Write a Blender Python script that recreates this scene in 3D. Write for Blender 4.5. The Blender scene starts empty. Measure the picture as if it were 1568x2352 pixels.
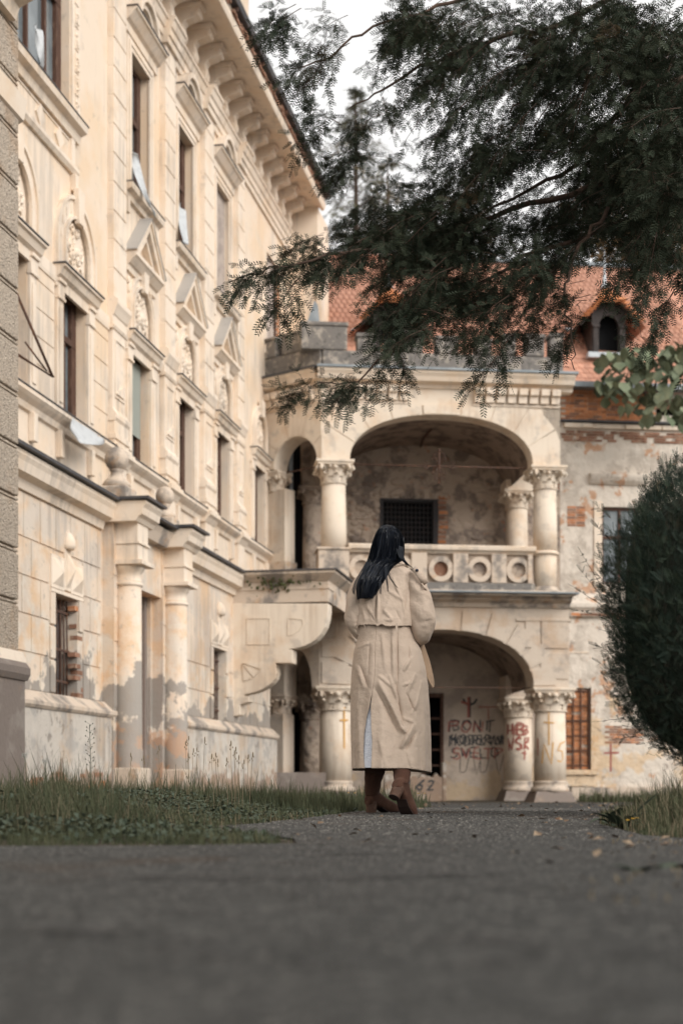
import bpy, math, random
import numpy as np
from mathutils import Vector, Matrix
R = math.radians
random.seed(7); rng = np.random.default_rng(7)
sc = bpy.context.scene
# ------------------------------------------------------------ camera, world, sun, exposure
CH = 0.18; FP = 3267.0; CU = 784.0; HV = 1800.0      # camera height, focal length and horizon in units of the photograph
cd = bpy.data.cameras.new('camera'); cam = bpy.data.objects.new('camera', cd); sc.collection.objects.link(cam)
cam.location = (0, 0, CH); cam.rotation_euler = (R(90), 0, 0)
cd.sensor_width = 36; cd.sensor_height = 36; cd.sensor_fit = 'AUTO'; cd.lens = 50.0; cd.shift_y = (HV-1176)/2352
cd.clip_start = 0.05; cd.clip_end = 900
cd.dof.use_dof = True; cd.dof.focus_distance = 8.2; cd.dof.aperture_fstop = 2.6
sc.camera = cam
SUN_EL, SUN_AZ = 30.0, 133.0        # azimuth clockwise from +Y
w = bpy.data.worlds.new('World'); sc.world = w; w.use_nodes = True
nt = w.node_tree; nt.nodes.clear()
sky = nt.nodes.new('ShaderNodeTexSky'); sky.sky_type = 'NISHITA'; sky.sun_disc = False
sky.sun_elevation = R(SUN_EL); sky.sun_rotation = R(SUN_AZ); sky.air_density = 1.0; sky.dust_density = 4.0; sky.ozone_density = 1.0
hs = nt.nodes.new('ShaderNodeHueSaturation'); hs.inputs['Saturation'].default_value = 0.10
mxc = nt.nodes.new('ShaderNodeMixRGB'); mxc.inputs[0].default_value = 0.72; mxc.inputs[2].default_value = (9.0, 8.9, 8.75, 1)
bg = nt.nodes.new('ShaderNodeBackground'); bg.inputs[1].default_value = 0.085
wo = nt.nodes.new('ShaderNodeOutputWorld')
nt.links.new(sky.outputs[0], hs.inputs['Color']); nt.links.new(hs.outputs[0], mxc.inputs[1])
nt.links.new(mxc.outputs[0], bg.inputs[0]); nt.links.new(bg.outputs[0], wo.inputs[0])
sl = bpy.data.lights.new('sun', 'SUN'); sl.energy = 1.35; sl.angle = R(38); sl.color = (1, .955, .905)
so = bpy.data.objects.new('sun', sl); sc.collection.objects.link(so)
sd = Vector((math.sin(R(SUN_AZ))*math.cos(R(SUN_EL)), math.cos(R(SUN_AZ))*math.cos(R(SUN_EL)), math.sin(R(SUN_EL))))
so.rotation_euler = sd.to_track_quat('Z', 'Y').to_euler(); so.location = (10, -10, 30)
vs = sc.view_settings; vs.view_transform = 'Standard'; vs.look = 'None'; vs.gamma = 1; vs.use_curve_mapping = False
vs.exposure = 0.74

# ------------------------------------------------------------ materials
def node(t, k, **kw):
    n = t.nodes.new(k)
    for a, b in kw.items(): setattr(n, a, b)
    return n
def mat(name, base, rough=.85, layers=(), bump=(), spec=.3, metal=0, coat=0, obrand=0, streak=None, sheen=0, stretch=None):
    """layers: (colour, scale, lo, hi, strength[, zlo, zhi]) patches with an outline of their own; zlo/zhi: below zlo full, above zhi none"""
    m = bpy.data.materials.new(name); m.use_nodes = True; t = m.node_tree; L = t.links.new
    b = t.nodes['Principled BSDF']
    b.inputs['Roughness'].default_value = rough; b.inputs['Specular IOR Level'].default_value = spec; b.inputs['Metallic'].default_value = metal
    b.inputs['Sheen Weight'].default_value = sheen
    g = node(t, 'ShaderNodeNewGeometry'); pos = g.outputs['Position']
    if stretch:
        mp = node(t, 'ShaderNodeMapping'); mp.inputs['Scale'].default_value = stretch; L(pos, mp.inputs[0]); pos = mp.outputs[0]
    col = None
    rgb = node(t, 'ShaderNodeRGB'); rgb.outputs[0].default_value = (*base, 1); col = rgb.outputs[0]
    if obrand:
        oi = node(t, 'ShaderNodeObjectInfo'); h = node(t, 'ShaderNodeHueSaturation')
        mr = node(t, 'ShaderNodeMapRange'); mr.inputs[3].default_value = 1-obrand; mr.inputs[4].default_value = 1+obrand
        L(oi.outputs['Random'], mr.inputs[0]); L(mr.outputs[0], h.inputs['Value']); L(col, h.inputs['Color']); col = h.outputs[0]
    for i, ly in enumerate(layers):
        c, s, lo, hi, st = ly[:5]
        n = node(t, 'ShaderNodeTexNoise'); n.inputs['Scale'].default_value = s; n.inputs['Detail'].default_value = 6; n.inputs['Roughness'].default_value = .62
        off = node(t, 'ShaderNodeVectorMath'); off.operation = 'ADD'; off.inputs[1].default_value = (i*17.3, i*5.1, i*9.7)
        L(pos, off.inputs[0]); L(off.outputs[0], n.inputs['Vector'])
        fac = n.outputs['Fac']
        if len(ly) > 5:
            sx = node(t, 'ShaderNodeSeparateXYZ'); L(g.outputs['Position'], sx.inputs[0])
            zr = node(t, 'ShaderNodeMapRange'); zr.inputs[1].default_value = ly[5]; zr.inputs[2].default_value = ly[6]; zr.inputs[3].default_value = .12; zr.inputs[4].default_value = -.25
            L(sx.outputs[2], zr.inputs[0]); ad = node(t, 'ShaderNodeMath'); ad.operation = 'ADD'; L(fac, ad.inputs[0]); L(zr.outputs[0], ad.inputs[1]); fac = ad.outputs[0]
        mr = node(t, 'ShaderNodeMapRange'); mr.inputs[1].default_value = lo; mr.inputs[2].default_value = hi; mr.inputs[4].default_value = st
        L(fac, mr.inputs[0]); mx = node(t, 'ShaderNodeMixRGB'); mx.inputs[2].default_value = (*c, 1)
        L(mr.outputs[0], mx.inputs[0]); L(col, mx.inputs[1]); col = mx.outputs[0]
    if streak:                                       # rain streaks and grime runs
        mp=node(t,'ShaderNodeMapping'); mp.inputs['Scale'].default_value=(7,7,.55); L(g.outputs['Position'],mp.inputs[0])
        n=node(t,'ShaderNodeTexNoise'); n.inputs['Scale'].default_value=1; n.inputs['Detail'].default_value=7; n.inputs['Roughness'].default_value=.6; L(mp.outputs[0],n.inputs['Vector'])
        n2=node(t,'ShaderNodeTexNoise'); n2.inputs['Scale'].default_value=.6; L(g.outputs['Position'],n2.inputs['Vector'])
        mu=node(t,'ShaderNodeMath'); mu.operation='MULTIPLY'; L(n.outputs['Fac'],mu.inputs[0]); L(n2.outputs['Fac'],mu.inputs[1])
        mr=node(t,'ShaderNodeMapRange'); mr.inputs[1].default_value=.26; mr.inputs[2].default_value=.40; mr.inputs[4].default_value=streak[1]; L(mu.outputs[0],mr.inputs[0])
        mx=node(t,'ShaderNodeMixRGB'); mx.inputs[2].default_value=(*streak[0],1); L(mr.outputs[0],mx.inputs[0]); L(col,mx.inputs[1]); col=mx.outputs[0]
    L(col, b.inputs['Base Color'])
    nrm = None
    for (s, st, dist) in bump:
        n = node(t, 'ShaderNodeTexNoise'); n.inputs['Scale'].default_value = s; n.inputs['Detail'].default_value = 5
        L(pos, n.inputs['Vector'])
        bp = node(t, 'ShaderNodeBump'); bp.inputs['Strength'].default_value = st; bp.inputs['Distance'].default_value = dist
        L(n.outputs['Fac'], bp.inputs['Height'])
        if nrm: L(nrm, bp.inputs['Normal'])
        nrm = bp.outputs[0]
    if nrm: L(nrm, b.inputs['Normal'])
    return m
M = {}
cream=(.75,.625,.50); 
M['stucco'] = mat('cream_stucco', cream, .9, [((.72,.53,.35),.55,.46,.60,.7), ((.58,.53,.47),.7,.56,.66,.5), ((.70,.60,.47),2.2,.5,.7,.5), ((.36,.30,.24),5,.61,.72,.5)], [(30,.25,.01),(4,.25,.02)], streak=((.42,.36,.30),.6))
M['trim'] = mat('pale_stone_trim', (.77,.655,.535), .88, [((.70,.52,.35),1.3,.48,.66,.55), ((.42,.37,.32),3.5,.57,.70,.5)], [(40,.2,.01),(6,.2,.01)], streak=((.38,.33,.28),.55))
M['annex'] = mat('weathered_stucco', (.70,.575,.455), .92, [((.62,.40,.22),.8,.47,.56,.6), ((.55,.51,.46),1.1,.49,.56,.5), ((.66,.61,.53),2.3,.56,.62,.5,2.0,4.2), ((.26,.235,.21),1.3,.52,.545,.85,1.4,2.6), ((.55,.30,.16),2.4,.64,.67,.5,1.0,2.2),((.30,.27,.24),7,.60,.68,.5)], [(25,.35,.015),(3,.5,.03)], streak=((.36,.31,.27),.6))
M['plinth'] = mat('limewashed_plinth', (.54,.49,.43), .92, [((.46,.33,.22),1.3,.48,.60,.6), ((.34,.32,.30),2.1,.52,.60,.6), ((.30,.20,.14),2.6,.52,.56,.8,.2,.8), ((.18,.15,.125),5,.58,.64,.6)], [(25,.5,.015),(4,.7,.04)], streak=((.26,.23,.20),.8))
M['arcstone'] = mat('arcade_limestone', (.72,.62,.505), .88, [((.60,.42,.27),1.4,.52,.66,.5), ((.40,.35,.30),2.6,.55,.66,.5)], [(30,.25,.01),(5,.3,.02)], streak=((.44,.33,.24),.55))
M['lowstone'] = mat('arcade_lower_stone', (.58,.49,.40), .9, [((.48,.32,.20),1.3,.5,.62,.5), ((.30,.26,.23),2.2,.54,.66,.55)], [(45,.5,.02),(5,.4,.03)])
M['weather'] = mat('blackened_stone', (.58,.48,.385), .92, [((.17,.155,.145),1.9,.48,.60,.8), ((.48,.30,.17),3.1,.56,.66,.6)], [(25,.5,.02)])
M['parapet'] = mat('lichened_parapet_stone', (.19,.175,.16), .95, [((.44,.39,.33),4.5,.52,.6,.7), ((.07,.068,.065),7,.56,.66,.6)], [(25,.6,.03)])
M['rubble'] = mat('flaking_rubble_plaster', (.45,.36,.285), .95, [((.17,.135,.115),2.0,.48,.56,.75), ((.46,.38,.30),3.4,.55,.62,.6), ((.42,.19,.10),4.5,.62,.66,.6)], [(4,.9,.12),(20,.7,.03)])
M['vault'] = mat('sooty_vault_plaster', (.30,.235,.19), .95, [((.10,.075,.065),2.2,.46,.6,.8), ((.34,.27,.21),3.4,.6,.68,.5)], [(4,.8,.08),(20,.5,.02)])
M['porchwall'] = mat('porch_back_plaster', (.52,.43,.35), .93, [((.28,.23,.20),1.3,.48,.6,.6), ((.55,.40,.24),1.8,.55,.63,.6,.3,1.2), ((.20,.17,.15),6,.64,.72,.6)], [(5,.6,.05)])
M['wing'] = mat('peeling_wing_plaster', (.66,.585,.50), .93, [((.42,.36,.30),1.2,.48,.56,.6), ((.50,.27,.15),2.1,.575,.60,.8), ((.66,.46,.26),1.0,.60,.64,.6,2.5,4.4), ((.27,.22,.185),3.2,.6,.65,.7), ((.64,.58,.50),2.6,.56,.6,.5)], [(3.5,.9,.08),(22,.5,.02)])
M['brick'] = mat('old_brick', (.46,.19,.085), .9, [((.52,.33,.22),9,.54,.62,.6), ((.24,.12,.08),5,.58,.68,.6)], [(60,.4,.01)], obrand=.3)
M['brickdark'] = mat('sooty_brick', (.27,.14,.09), .92, [((.40,.30,.22),7,.54,.62,.6)], [(60,.4,.01)], obrand=.3)
M['mortar'] = mat('lime_mortar', (.42,.34,.27), .95, [((.25,.20,.165),6,.5,.65,.6)], [(30,.6,.02)])
M['tile'] = mat('clay_roof_tile', (.51,.265,.185), .85, [((.44,.21,.13),2.0,.5,.64,.55), ((.62,.36,.24),11,.56,.66,.5)], [(60,.3,.01)], obrand=.22)
M['tilenew'] = mat('orange_roof_tile', (.54,.22,.095), .8, [((.42,.15,.06),9,.55,.66,.5)], [(60,.3,.01)], obrand=.15)
M['zinc'] = mat('dull_zinc_sheet', (.21,.235,.25), .5, [((.34,.36,.37),1.5,.5,.6,.5)], [(8,.2,.01)], metal=.35)
M['darkmetal'] = mat('dark_roof_metal', (.075,.075,.08), .55, [((.15,.13,.12),3,.5,.6,.5)], [(10,.2,.01)], metal=.2)
M['iron'] = mat('rusty_iron', (.085,.05,.038), .75, [((.16,.075,.04),12,.5,.6,.7)], [(50,.3,.01)])
M['darkiron'] = mat('dark_iron', (.03,.028,.03), .6, [((.07,.045,.035),12,.5,.6,.6)])
M['wood'] = mat('worn_brown_wood', (.085,.042,.028), .7, [((.20,.12,.08),18,.54,.64,.6), ((.05,.028,.02),5,.5,.65,.6)], [(50,.4,.01)], stretch=(1,1,.25))
M['greylead']=mat('grey_lead_cover',(.40,.375,.345),.75,[((.28,.265,.25),2,.5,.62,.6)],[(20,.2,.01)])
M['glass'] = mat('dusty_window_glass', (.12,.14,.15), .16, [((.24,.27,.28),1.2,.45,.6,.6)], spec=.6)
M['curtain'] = mat('grey_curtain', (.50,.52,.53), .9, [((.32,.34,.35),5,.5,.6,.5)], stretch=(3,3,.3))
M['blind'] = mat('slatted_blind', (.33,.35,.31), .7)
M['board'] = mat('blocked_window_board', (.44,.37,.32), .9, [((.26,.22,.2),4,.45,.6,.7)], [(20,.5,.02)])
M['black'] = mat('dark_interior', (.012,.012,.013), .95)
M['sheet'] = mat('translucent_plastic', (.50,.52,.53), .45, [((.38,.40,.41),9,.5,.6,.5)], spec=.5)
M['pebble'] = mat('pebble_dash', (.52,.43,.34), .95, [((.62,.53,.43),38,.50,.58,.8), ((.20,.165,.14),30,.55,.63,.8), ((.46,.30,.18),1.5,.5,.62,.5)], [(40,1,.05),(90,.6,.02)])
M['greybase'] = mat('grey_cement_base', (.225,.185,.16), .95, [((.32,.28,.245),2.6,.52,.62,.6), ((.36,.24,.15),1.3,.55,.65,.4)], [(20,.4,.02)])
M['asphalt'] = mat('worn_asphalt', (.040,.040,.037), .92, [((.10,.098,.09),60,.5,.60,.8), ((.085,.082,.076),19,.50,.57,.85), ((.022,.020,.018),11,.53,.62,.7), ((.028,.027,.026),28,.52,.66,.7), ((.062,.059,.054),.9,.45,.65,.6), ((.065,.043,.028),.9,.54,.62,.6)], [(120,.9,.02),(35,.5,.02),(2.5,.3,.05)])
M['soil'] = mat('brown_soil', (.055,.042,.03), .98, [((.09,.07,.045),7,.45,.6,.7), ((.035,.04,.018),3,.5,.6,.6)], [(30,1,.03)])
M['grassm'] = mat('grass_green', (.074,.082,.046), .8, [((.11,.105,.06),5,.5,.62,.6), ((.04,.053,.03),1.8,.5,.6,.6), ((.11,.095,.055),2.2,.58,.68,.5)], spec=.12)
M['straw'] = mat('straw_stem', (.21,.165,.105), .85)
M['weed'] = mat('broad_weed_leaf', (.055,.072,.048), .75, [((.08,.095,.065),12,.5,.6,.5)], [(30,.3,.01)])
M['yew'] = mat('yew_needles', (.034,.044,.028), .7, [((.058,.068,.042),3.5,.48,.62,.7), ((.085,.042,.018),2.6,.60,.68,.6), ((.016,.024,.016),9,.5,.62,.6)], spec=.12)
M['hedge'] = mat('clipped_yew_needles', (.022,.036,.026), .55, [((.052,.072,.046),7,.50,.60,.85), ((.07,.05,.028),3.2,.60,.68,.6), ((.055,.06,.028),11,.6,.68,.6)], spec=.15)
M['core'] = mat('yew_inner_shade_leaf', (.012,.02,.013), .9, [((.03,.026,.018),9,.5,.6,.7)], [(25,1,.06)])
M['bark'] = mat('brown_bark', (.075,.048,.035), .9, [((.14,.09,.065),14,.5,.62,.6)], [(30,.7,.02)])
M['spruce'] = mat('spruce_needles', (.12,.115,.065), .8, [((.22,.155,.08),.5,.5,.62,.7), ((.045,.055,.035),1.2,.5,.6,.6)])
M['autumn'] = mat('browning_leaves', (.16,.10,.05), .85, [((.24,.14,.06),.6,.5,.62,.7), ((.10,.09,.04),1.1,.5,.6,.6)])
M['fig'] = mat('dusty_green_leaf', (.15,.175,.11), .75, [((.21,.21,.12),2.5,.5,.62,.6), ((.085,.115,.06),1.5,.5,.6,.6)], obrand=.25)
M['moss'] = mat('green_moss', (.06,.07,.025), .95, [((.10,.09,.04),9,.5,.6,.6)], [(40,.8,.02)])
M['coat'] = mat('beige_cotton_twill', (.50,.395,.31), .8, [((.44,.34,.26),5,.48,.64,.5), ((.53,.42,.32),14,.55,.68,.35)], [(260,.10,.004),(42,.35,.010),(11,.5,.030)], sheen=.1)
M['coatlin'] = mat('coat_lining', (.30,.23,.165), .9)
M['hair'] = mat('blue_black_hair', (.006,.008,.013), .34, [((.018,.024,.036),90,.5,.6,.6)], spec=.42, stretch=(1,1,.06))
M['hairin']=mat('hair_underlayer',(.005,.006,.010),.6,spec=.12)
M['beltm']=mat('tan_belt_fabric',(.36,.25,.165),.85,[((.28,.19,.13),20,.5,.6,.5)])
M['crack']=mat('asphalt_crack',(.018,.016,.014),.98)
M['skin'] = mat('skin', (.52,.33,.24), .55)
M['dress'] = mat('pale_blue_knit', (.76,.78,.84), .85, [((.62,.65,.73),90,.5,.6,.6)], [(120,.6,.01),(35,.4,.01)])
M['boot'] = mat('brown_suede', (.075,.035,.022), .95, [((.125,.062,.04),14,.5,.65,.6), ((.10,.042,.03),22,.55,.65,.5)], [(60,.3,.006),(18,.35,.012)], sheen=.05)
M['bootheel'] = mat('brown_leather_heel', (.085,.045,.03), .7, [((.17,.10,.07),30,.5,.6,.5)])
M['bootsole'] = mat('dark_boot_sole', (.035,.02,.016), .8)
M['button'] = mat('dark_button', (.015,.018,.03), .4)
M['red'] = mat('red_spray_paint', (.36,.12,.095), .85, [((.45,.30,.24),14,.60,.68,.5)])
M['blackpaint'] = mat('black_spray_paint', (.05,.055,.06), .8, [((.35,.29,.24),14,.60,.68,.5)])
M['orangepaint'] = mat('orange_spray_paint', (.62,.34,.10), .8, [((.60,.47,.35),10,.58,.68,.6)])
M['pebbles'] = mat('small_stones', (.11,.106,.098), .85, [((.34,.31,.275),60,.54,.60,.8), ((.08,.078,.074),45,.55,.6,.7)])
M['deadleaf'] = mat('dry_leaf', (.15,.10,.065), .8, [((.36,.27,.18),9,.5,.56,.8), ((.11,.055,.03),7,.55,.6,.7)])
M['petal'] = mat('yellow_flower', (.55,.32,.04), .6)
M['seed'] = mat('dandelion_seed_head', (.42,.41,.38), .9)

# ------------------------------------------------------------ object helpers
col = sc.collection; WL = {}
def wl(p): return WL.get(p.name, Vector((0,0,0))) if p else Vector((0,0,0))
def tag(o, label=None, cat=None, group=None, kind=None):
    if label: o['label'] = label
    if cat: o['category'] = cat
    if group: o['group'] = group
    if kind: o['kind'] = kind
    return o
def thing(name, loc, label, cat, group=None):
    o = bpy.data.objects.new(name, None); col.objects.link(o); o.location = loc; WL[o.name] = Vector(loc); o.empty_display_size = .2
    return tag(o, label, cat, group)
def attach(o, parent):
    if parent:
        o.parent = parent; o.matrix_parent_inverse = Matrix.Translation(-wl(parent))
class MB:
    def __init__(s): s.v = []; s.f = []; s.sm = []
    def add(s, vs, fs, smooth=False):
        b = len(s.v); s.v += [tuple(p) for p in vs]; s.f += [tuple(i+b for i in f) for f in fs]; s.sm += [smooth]*len(fs); return s
    def box(s, fr, a0, a1, n0, n1, z0, z1):
        P = fr.P; v = [P(a,n,z) for z in (z0,z1) for n in (n0,n1) for a in (a0,a1)]
        return s.add(v, [(0,1,3,2),(4,6,7,5),(0,4,5,1),(2,3,7,6),(0,2,6,4),(1,5,7,3)])
    def extr(s, fr, pts, n0, n1, smooth=False):       # outline in (s,z) pushed along n
        k = len(pts); v = [fr.P(a,n0,z) for a,z in pts]+[fr.P(a,n1,z) for a,z in pts]
        s.add(v, [tuple(range(k)), tuple(range(2*k-1,k-1,-1))]); b=len(s.v)-2*k
        s.f += [(b+i, b+k+i, b+k+(i+1)%k, b+(i+1)%k) for i in range(k)]; s.sm += [smooth]*k; return s
    def prof(s, fr, pts, a0, a1):                     # profile in (n,z) run along s
        k = len(pts); v = [fr.P(a0,n,z) for n,z in pts]+[fr.P(a1,n,z) for n,z in pts]
        s.add(v, [tuple(range(k)), tuple(range(2*k-1,k-1,-1))]+[(i, k+i, k+(i+1)%k, (i+1)%k) for i in range(k)]); return s
    def lathe(s, c, pr, seg=24, flute=0, smooth=True):           # pr: list of (r,z)
        v = []
        for r,z in pr:
            for i in range(seg):
                a = 2*math.pi*i/seg; rr = r*(1-(flute if i%2 else 0)); v.append((c[0]+rr*math.cos(a), c[1]+rr*math.sin(a), c[2]+z))
        f = [(j*seg+i, j*seg+(i+1)%seg, (j+1)*seg+(i+1)%seg, (j+1)*seg+i) for j in range(len(pr)-1) for i in range(seg)]
        s.add(v, f, smooth); b = len(s.v)-len(v)
        s.f += [tuple(b+i for i in range(seg-1,-1,-1)), tuple(b+(len(pr)-1)*seg+i for i in range(seg))]; s.sm += [False]*2; return s
    def tube(s, pts, rad, seg=6, smooth=True):
        pts = [Vector(p) for p in pts]; rs = rad if hasattr(rad,'__len__') else [rad]*len(pts); v = []
        n = len(pts); up = None
        for i,p in enumerate(pts):
            t = (pts[min(i+1,n-1)]-pts[max(i-1,0)]).normalized()
            if up is None: up = t.orthogonal().normalized()
            up = (up-t*up.dot(t)); up = up.normalized() if up.length>1e-6 else t.orthogonal().normalized()
            w_ = t.cross(up)
            for k in range(seg):
                a = 2*math.pi*k/seg; v.append(p+(up*math.cos(a)+w_*math.sin(a))*rs[i])
        f = [(j*seg+i, j*seg+(i+1)%seg, (j+1)*seg+(i+1)%seg, (j+1)*seg+i) for j in range(n-1) for i in range(seg)]
        f += [tuple(range(seg-1,-1,-1)), tuple((n-1)*seg+i for i in range(seg))]
        return s.add(v, f, smooth)
    def ball(s, c, r, seg=10, rings=6):
        rr = r if hasattr(r,'__len__') else (r,r,r); v=[]; 
        for j in range(1,rings):
            ph = math.pi*j/rings
            for i in range(seg):
                a = 2*math.pi*i/seg; v.append((c[0]+rr[0]*math.sin(ph)*math.cos(a), c[1]+rr[1]*math.sin(ph)*math.sin(a), c[2]+rr[2]*math.cos(ph)))
        v += [(c[0],c[1],c[2]+rr[2]), (c[0],c[1],c[2]-rr[2])]; t=len(v)-2
        f = [(j*seg+i,(j+1)*seg+i,(j+1)*seg+(i+1)%seg,j*seg+(i+1)%seg) for j in range(rings-2) for i in range(seg)]
        f += [(t,i,(i+1)%seg) for i in range(seg)]+[(t+1,(rings-2)*seg+(i+1)%seg,(rings-2)*seg+i) for i in range(seg)]
        return s.add(v,f,True)
    def grid(s, rows, smooth=True, close=False):
        nr=len(rows); nc=len(rows[0]); v=[p for r in rows for p in r]
        f=[(j*nc+i, j*nc+(i+1)%nc, (j+1)*nc+(i+1)%nc, (j+1)*nc+i) for j in range(nr-1) for i in range(nc if close else nc-1)]
        return s.add(v,f,smooth)
    def mesh(s, name, m, origin=None):
        me = bpy.data.meshes.new(name); c = Vector(origin) if origin is not None else Vector((0,0,0))
        me.from_pydata([(x-c[0],y-c[1],z-c[2]) for x,y,z in s.v], [], s.f); me.polygons.foreach_set('use_smooth', s.sm)
        ms = m if isinstance(m,(list,tuple)) else [m]
        for q in ms: me.materials.append(M[q])
        me.validate(); me.update(); return me
    def build(s, name, m, parent=None, label=None, cat=None, group=None, kind=None, bevel=0):
        a = np.array(s.v); mn=a.min(0); mx=a.max(0); c = Vector(((mn[0]+mx[0])/2,(mn[1]+mx[1])/2,mn[2]))
        o = bpy.data.objects.new(name, s.mesh(name, m, c)); col.objects.link(o); o.location = c; WL[o.name]=c
        attach(o, parent)
        if bevel:
            b = o.modifiers.new('bevel','BEVEL'); b.width=bevel; b.segments=2; b.limit_method='ANGLE'; b.angle_limit=R(40)
        return tag(o, label, cat, group, kind)
def npmesh(name, V, F, m, parent=None, **kw):         # big meshes from numpy; F: (n,k) array
    me = bpy.data.meshes.new(name); V=np.asarray(V,np.float32); F=np.asarray(F,np.int32); n,k=F.shape
    c = np.array([(V[:,0].min()+V[:,0].max())/2,(V[:,1].min()+V[:,1].max())/2,V[:,2].min()],np.float32)
    me.vertices.add(len(V)); me.vertices.foreach_set('co',(V-c).ravel())
    me.loops.add(n*k); me.loops.foreach_set('vertex_index',F.ravel())
    me.polygons.add(n); me.polygons.foreach_set('loop_start',np.arange(n,dtype=np.int32)*k); me.polygons.foreach_set('loop_total',np.full(n,k,np.int32))
    me.update(calc_edges=True); me.materials.append(M[m])
    o = bpy.data.objects.new(name, me); col.objects.link(o); o.location=c.tolist(); WL[o.name]=Vector(c.tolist()); attach(o,parent); return tag(o,**kw)
def piece(name, me, parent, mtx, **kw):
    o = bpy.data.objects.new(name, me); col.objects.link(o); attach(o,parent); o.matrix_basis = mtx; WL[o.name]=mtx.to_translation(); return tag(o,**kw)
class Frame:                                           # upright plane: s along it, n out of it, z up
    def __init__(f, ox, oy, dx, dy, right=True):
        l=math.hypot(dx,dy); f.o=(ox,oy); f.d=(dx/l,dy/l); f.n=(f.d[1],-f.d[0])
    def P(f,s,n,z): return (f.o[0]+s*f.d[0]+n*f.n[0], f.o[1]+s*f.d[1]+n*f.n[1], z)
    def su(f,u,n=0):
        t=(u-CU)/FP; return (t*(f.o[1]+n*f.n[1])-f.o[0]-n*f.n[0])/(f.d[0]-t*f.d[1])
    def zv(f,u,v,n=0):
        y=f.P(f.su(u,n),n,0)[1]; return CH+(HV-v)/FP*y
    def mtx(f,s,n,z,sc=(1,1,1),rot=0,tilt=0):
        m=Matrix(((f.d[0],-f.n[0],0,0),(f.d[1],-f.n[1],0,0),(0,0,1,0),(0,0,0,1)))
        return Matrix.Translation(f.P(s,n,z)) @ m @ Matrix.Rotation(tilt,4,'X') @ Matrix.Rotation(rot,4,'Y') @ Matrix.Diagonal((*sc,1))
def wall(mb, fr, s0,s1,z0,z1,n,depth,holes=()):        # front sheet with real openings and reveals, closed box round it
    S=sorted({s0,s1,*[h[0] for h in holes],*[h[1] for h in holes]}); Z=sorted({z0,z1,*[h[2] for h in holes],*[h[3] for h in holes]})
    P=fr.P
    inh=lambda a,z: any(h[0]<a<h[1] and h[2]<z<h[3] for h in holes)
    for a,b in zip(S,S[1:]):
        for c,d in zip(Z,Z[1:]):
            if not inh((a+b)/2,(c+d)/2):
                for q in (n,n-depth): mb.add([P(a,q,c),P(b,q,c),P(b,q,d),P(a,q,d)],[(0,1,2,3)])
    for h in list(holes)+[(s0,s1,z0,z1)]:
        a,b,c,d=h[:4]; v=[P(x,q,z) for q in (n,n-depth) for x,z in ((a,c),(b,c),(b,d),(a,d))]
        mb.add(v,[(i,(i+1)%4,4+(i+1)%4,4+i) for i in range(4)])
    return mb
def ell(sc_,hw,z0,rise,t,p=2.0):                       # arch point, t from 0 (left) to 1 (right)
    a=math.pi*(1-t); c=math.cos(a); q=math.sin(a); return (sc_+hw*math.copysign(abs(c)**(2/p),c), z0+rise*abs(q)**(2/p))
def archwall(mb, fr, s0,s1,z1,n0,n1,sc_,hw,zs,rise,N=28,z0=None,p=2.2):
    pts=[ell(sc_,hw,zs,rise,i/N,p) for i in range(N+1)]
    P=fr.P
    for n in (n0,n1):
        for (a,za),(b,zb) in zip(pts,pts[1:]): mb.add([P(a,n,za),P(b,n,zb),P(b,n,z1),P(a,n,z1)],[(0,1,2,3)])
    for (a,za),(b,zb) in zip(pts,pts[1:]): mb.add([P(a,n0,za),P(b,n0,zb),P(b,n1,zb),P(a,n1,za)],[(0,1,2,3)],True)
    zb=zs if z0 is None else z0
    for a,b in ((s0,sc_-hw),(sc_+hw,s1)):
        if b-a>.01:
            mb.box(fr,a,b,n0,n1,zb,z1)
    mb.add([P(sc_-hw,n0,z1),P(sc_+hw,n0,z1),P(sc_+hw,n1,z1),P(sc_-hw,n1,z1)],[(0,1,2,3)])
    return mb
def voussoirs(fr, parent, m, sc_,hw,zs,rise,n,count,length,zmax,proud=.025,gap=.012,p=2.2,smax=None,smin=None,key=0):
    for i in range(count):
        t0,t1=i/count+gap/2/ (hw*1.3), (i+1)/count-gap/2/(hw*1.3)
        inn=[ell(sc_,hw+.012,zs,rise+.012,t0+(t1-t0)*j/3,p) for j in range(4)]
        out=[]
        for j in range(4):
            x,z=inn[j]; e=1e-3; t=t0+(t1-t0)*j/3; x2,z2=ell(sc_,hw,zs,rise,min(.999,t+e),p); x1,z1_=ell(sc_,hw,zs,rise,max(.001,t-e),p)
            dx,dz=x2-x1,z2-z1_; l=math.hypot(dx,dz) or 1; nx,nz=-dz/l,dx/l
            k=length*(1.12 if (key and abs(i-(count-1)/2)<.6) else 1)
            if nz>.05: k=min(k,(zmax-z)/nz)
            if smax and nx>.05: k=min(k,(smax-x)/nx)
            if smin is not None and nx<-.05: k=min(k,(smin-x)/nx)
            k=max(k,.05)
            out.append((x+nx*k,z+nz*k))
        o=MB().extr(fr,inn+out[::-1],n,n+proud+(.03 if key and abs(i-(count-1)/2)<.6 else 0)).build('voussoir',m,parent)
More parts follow.
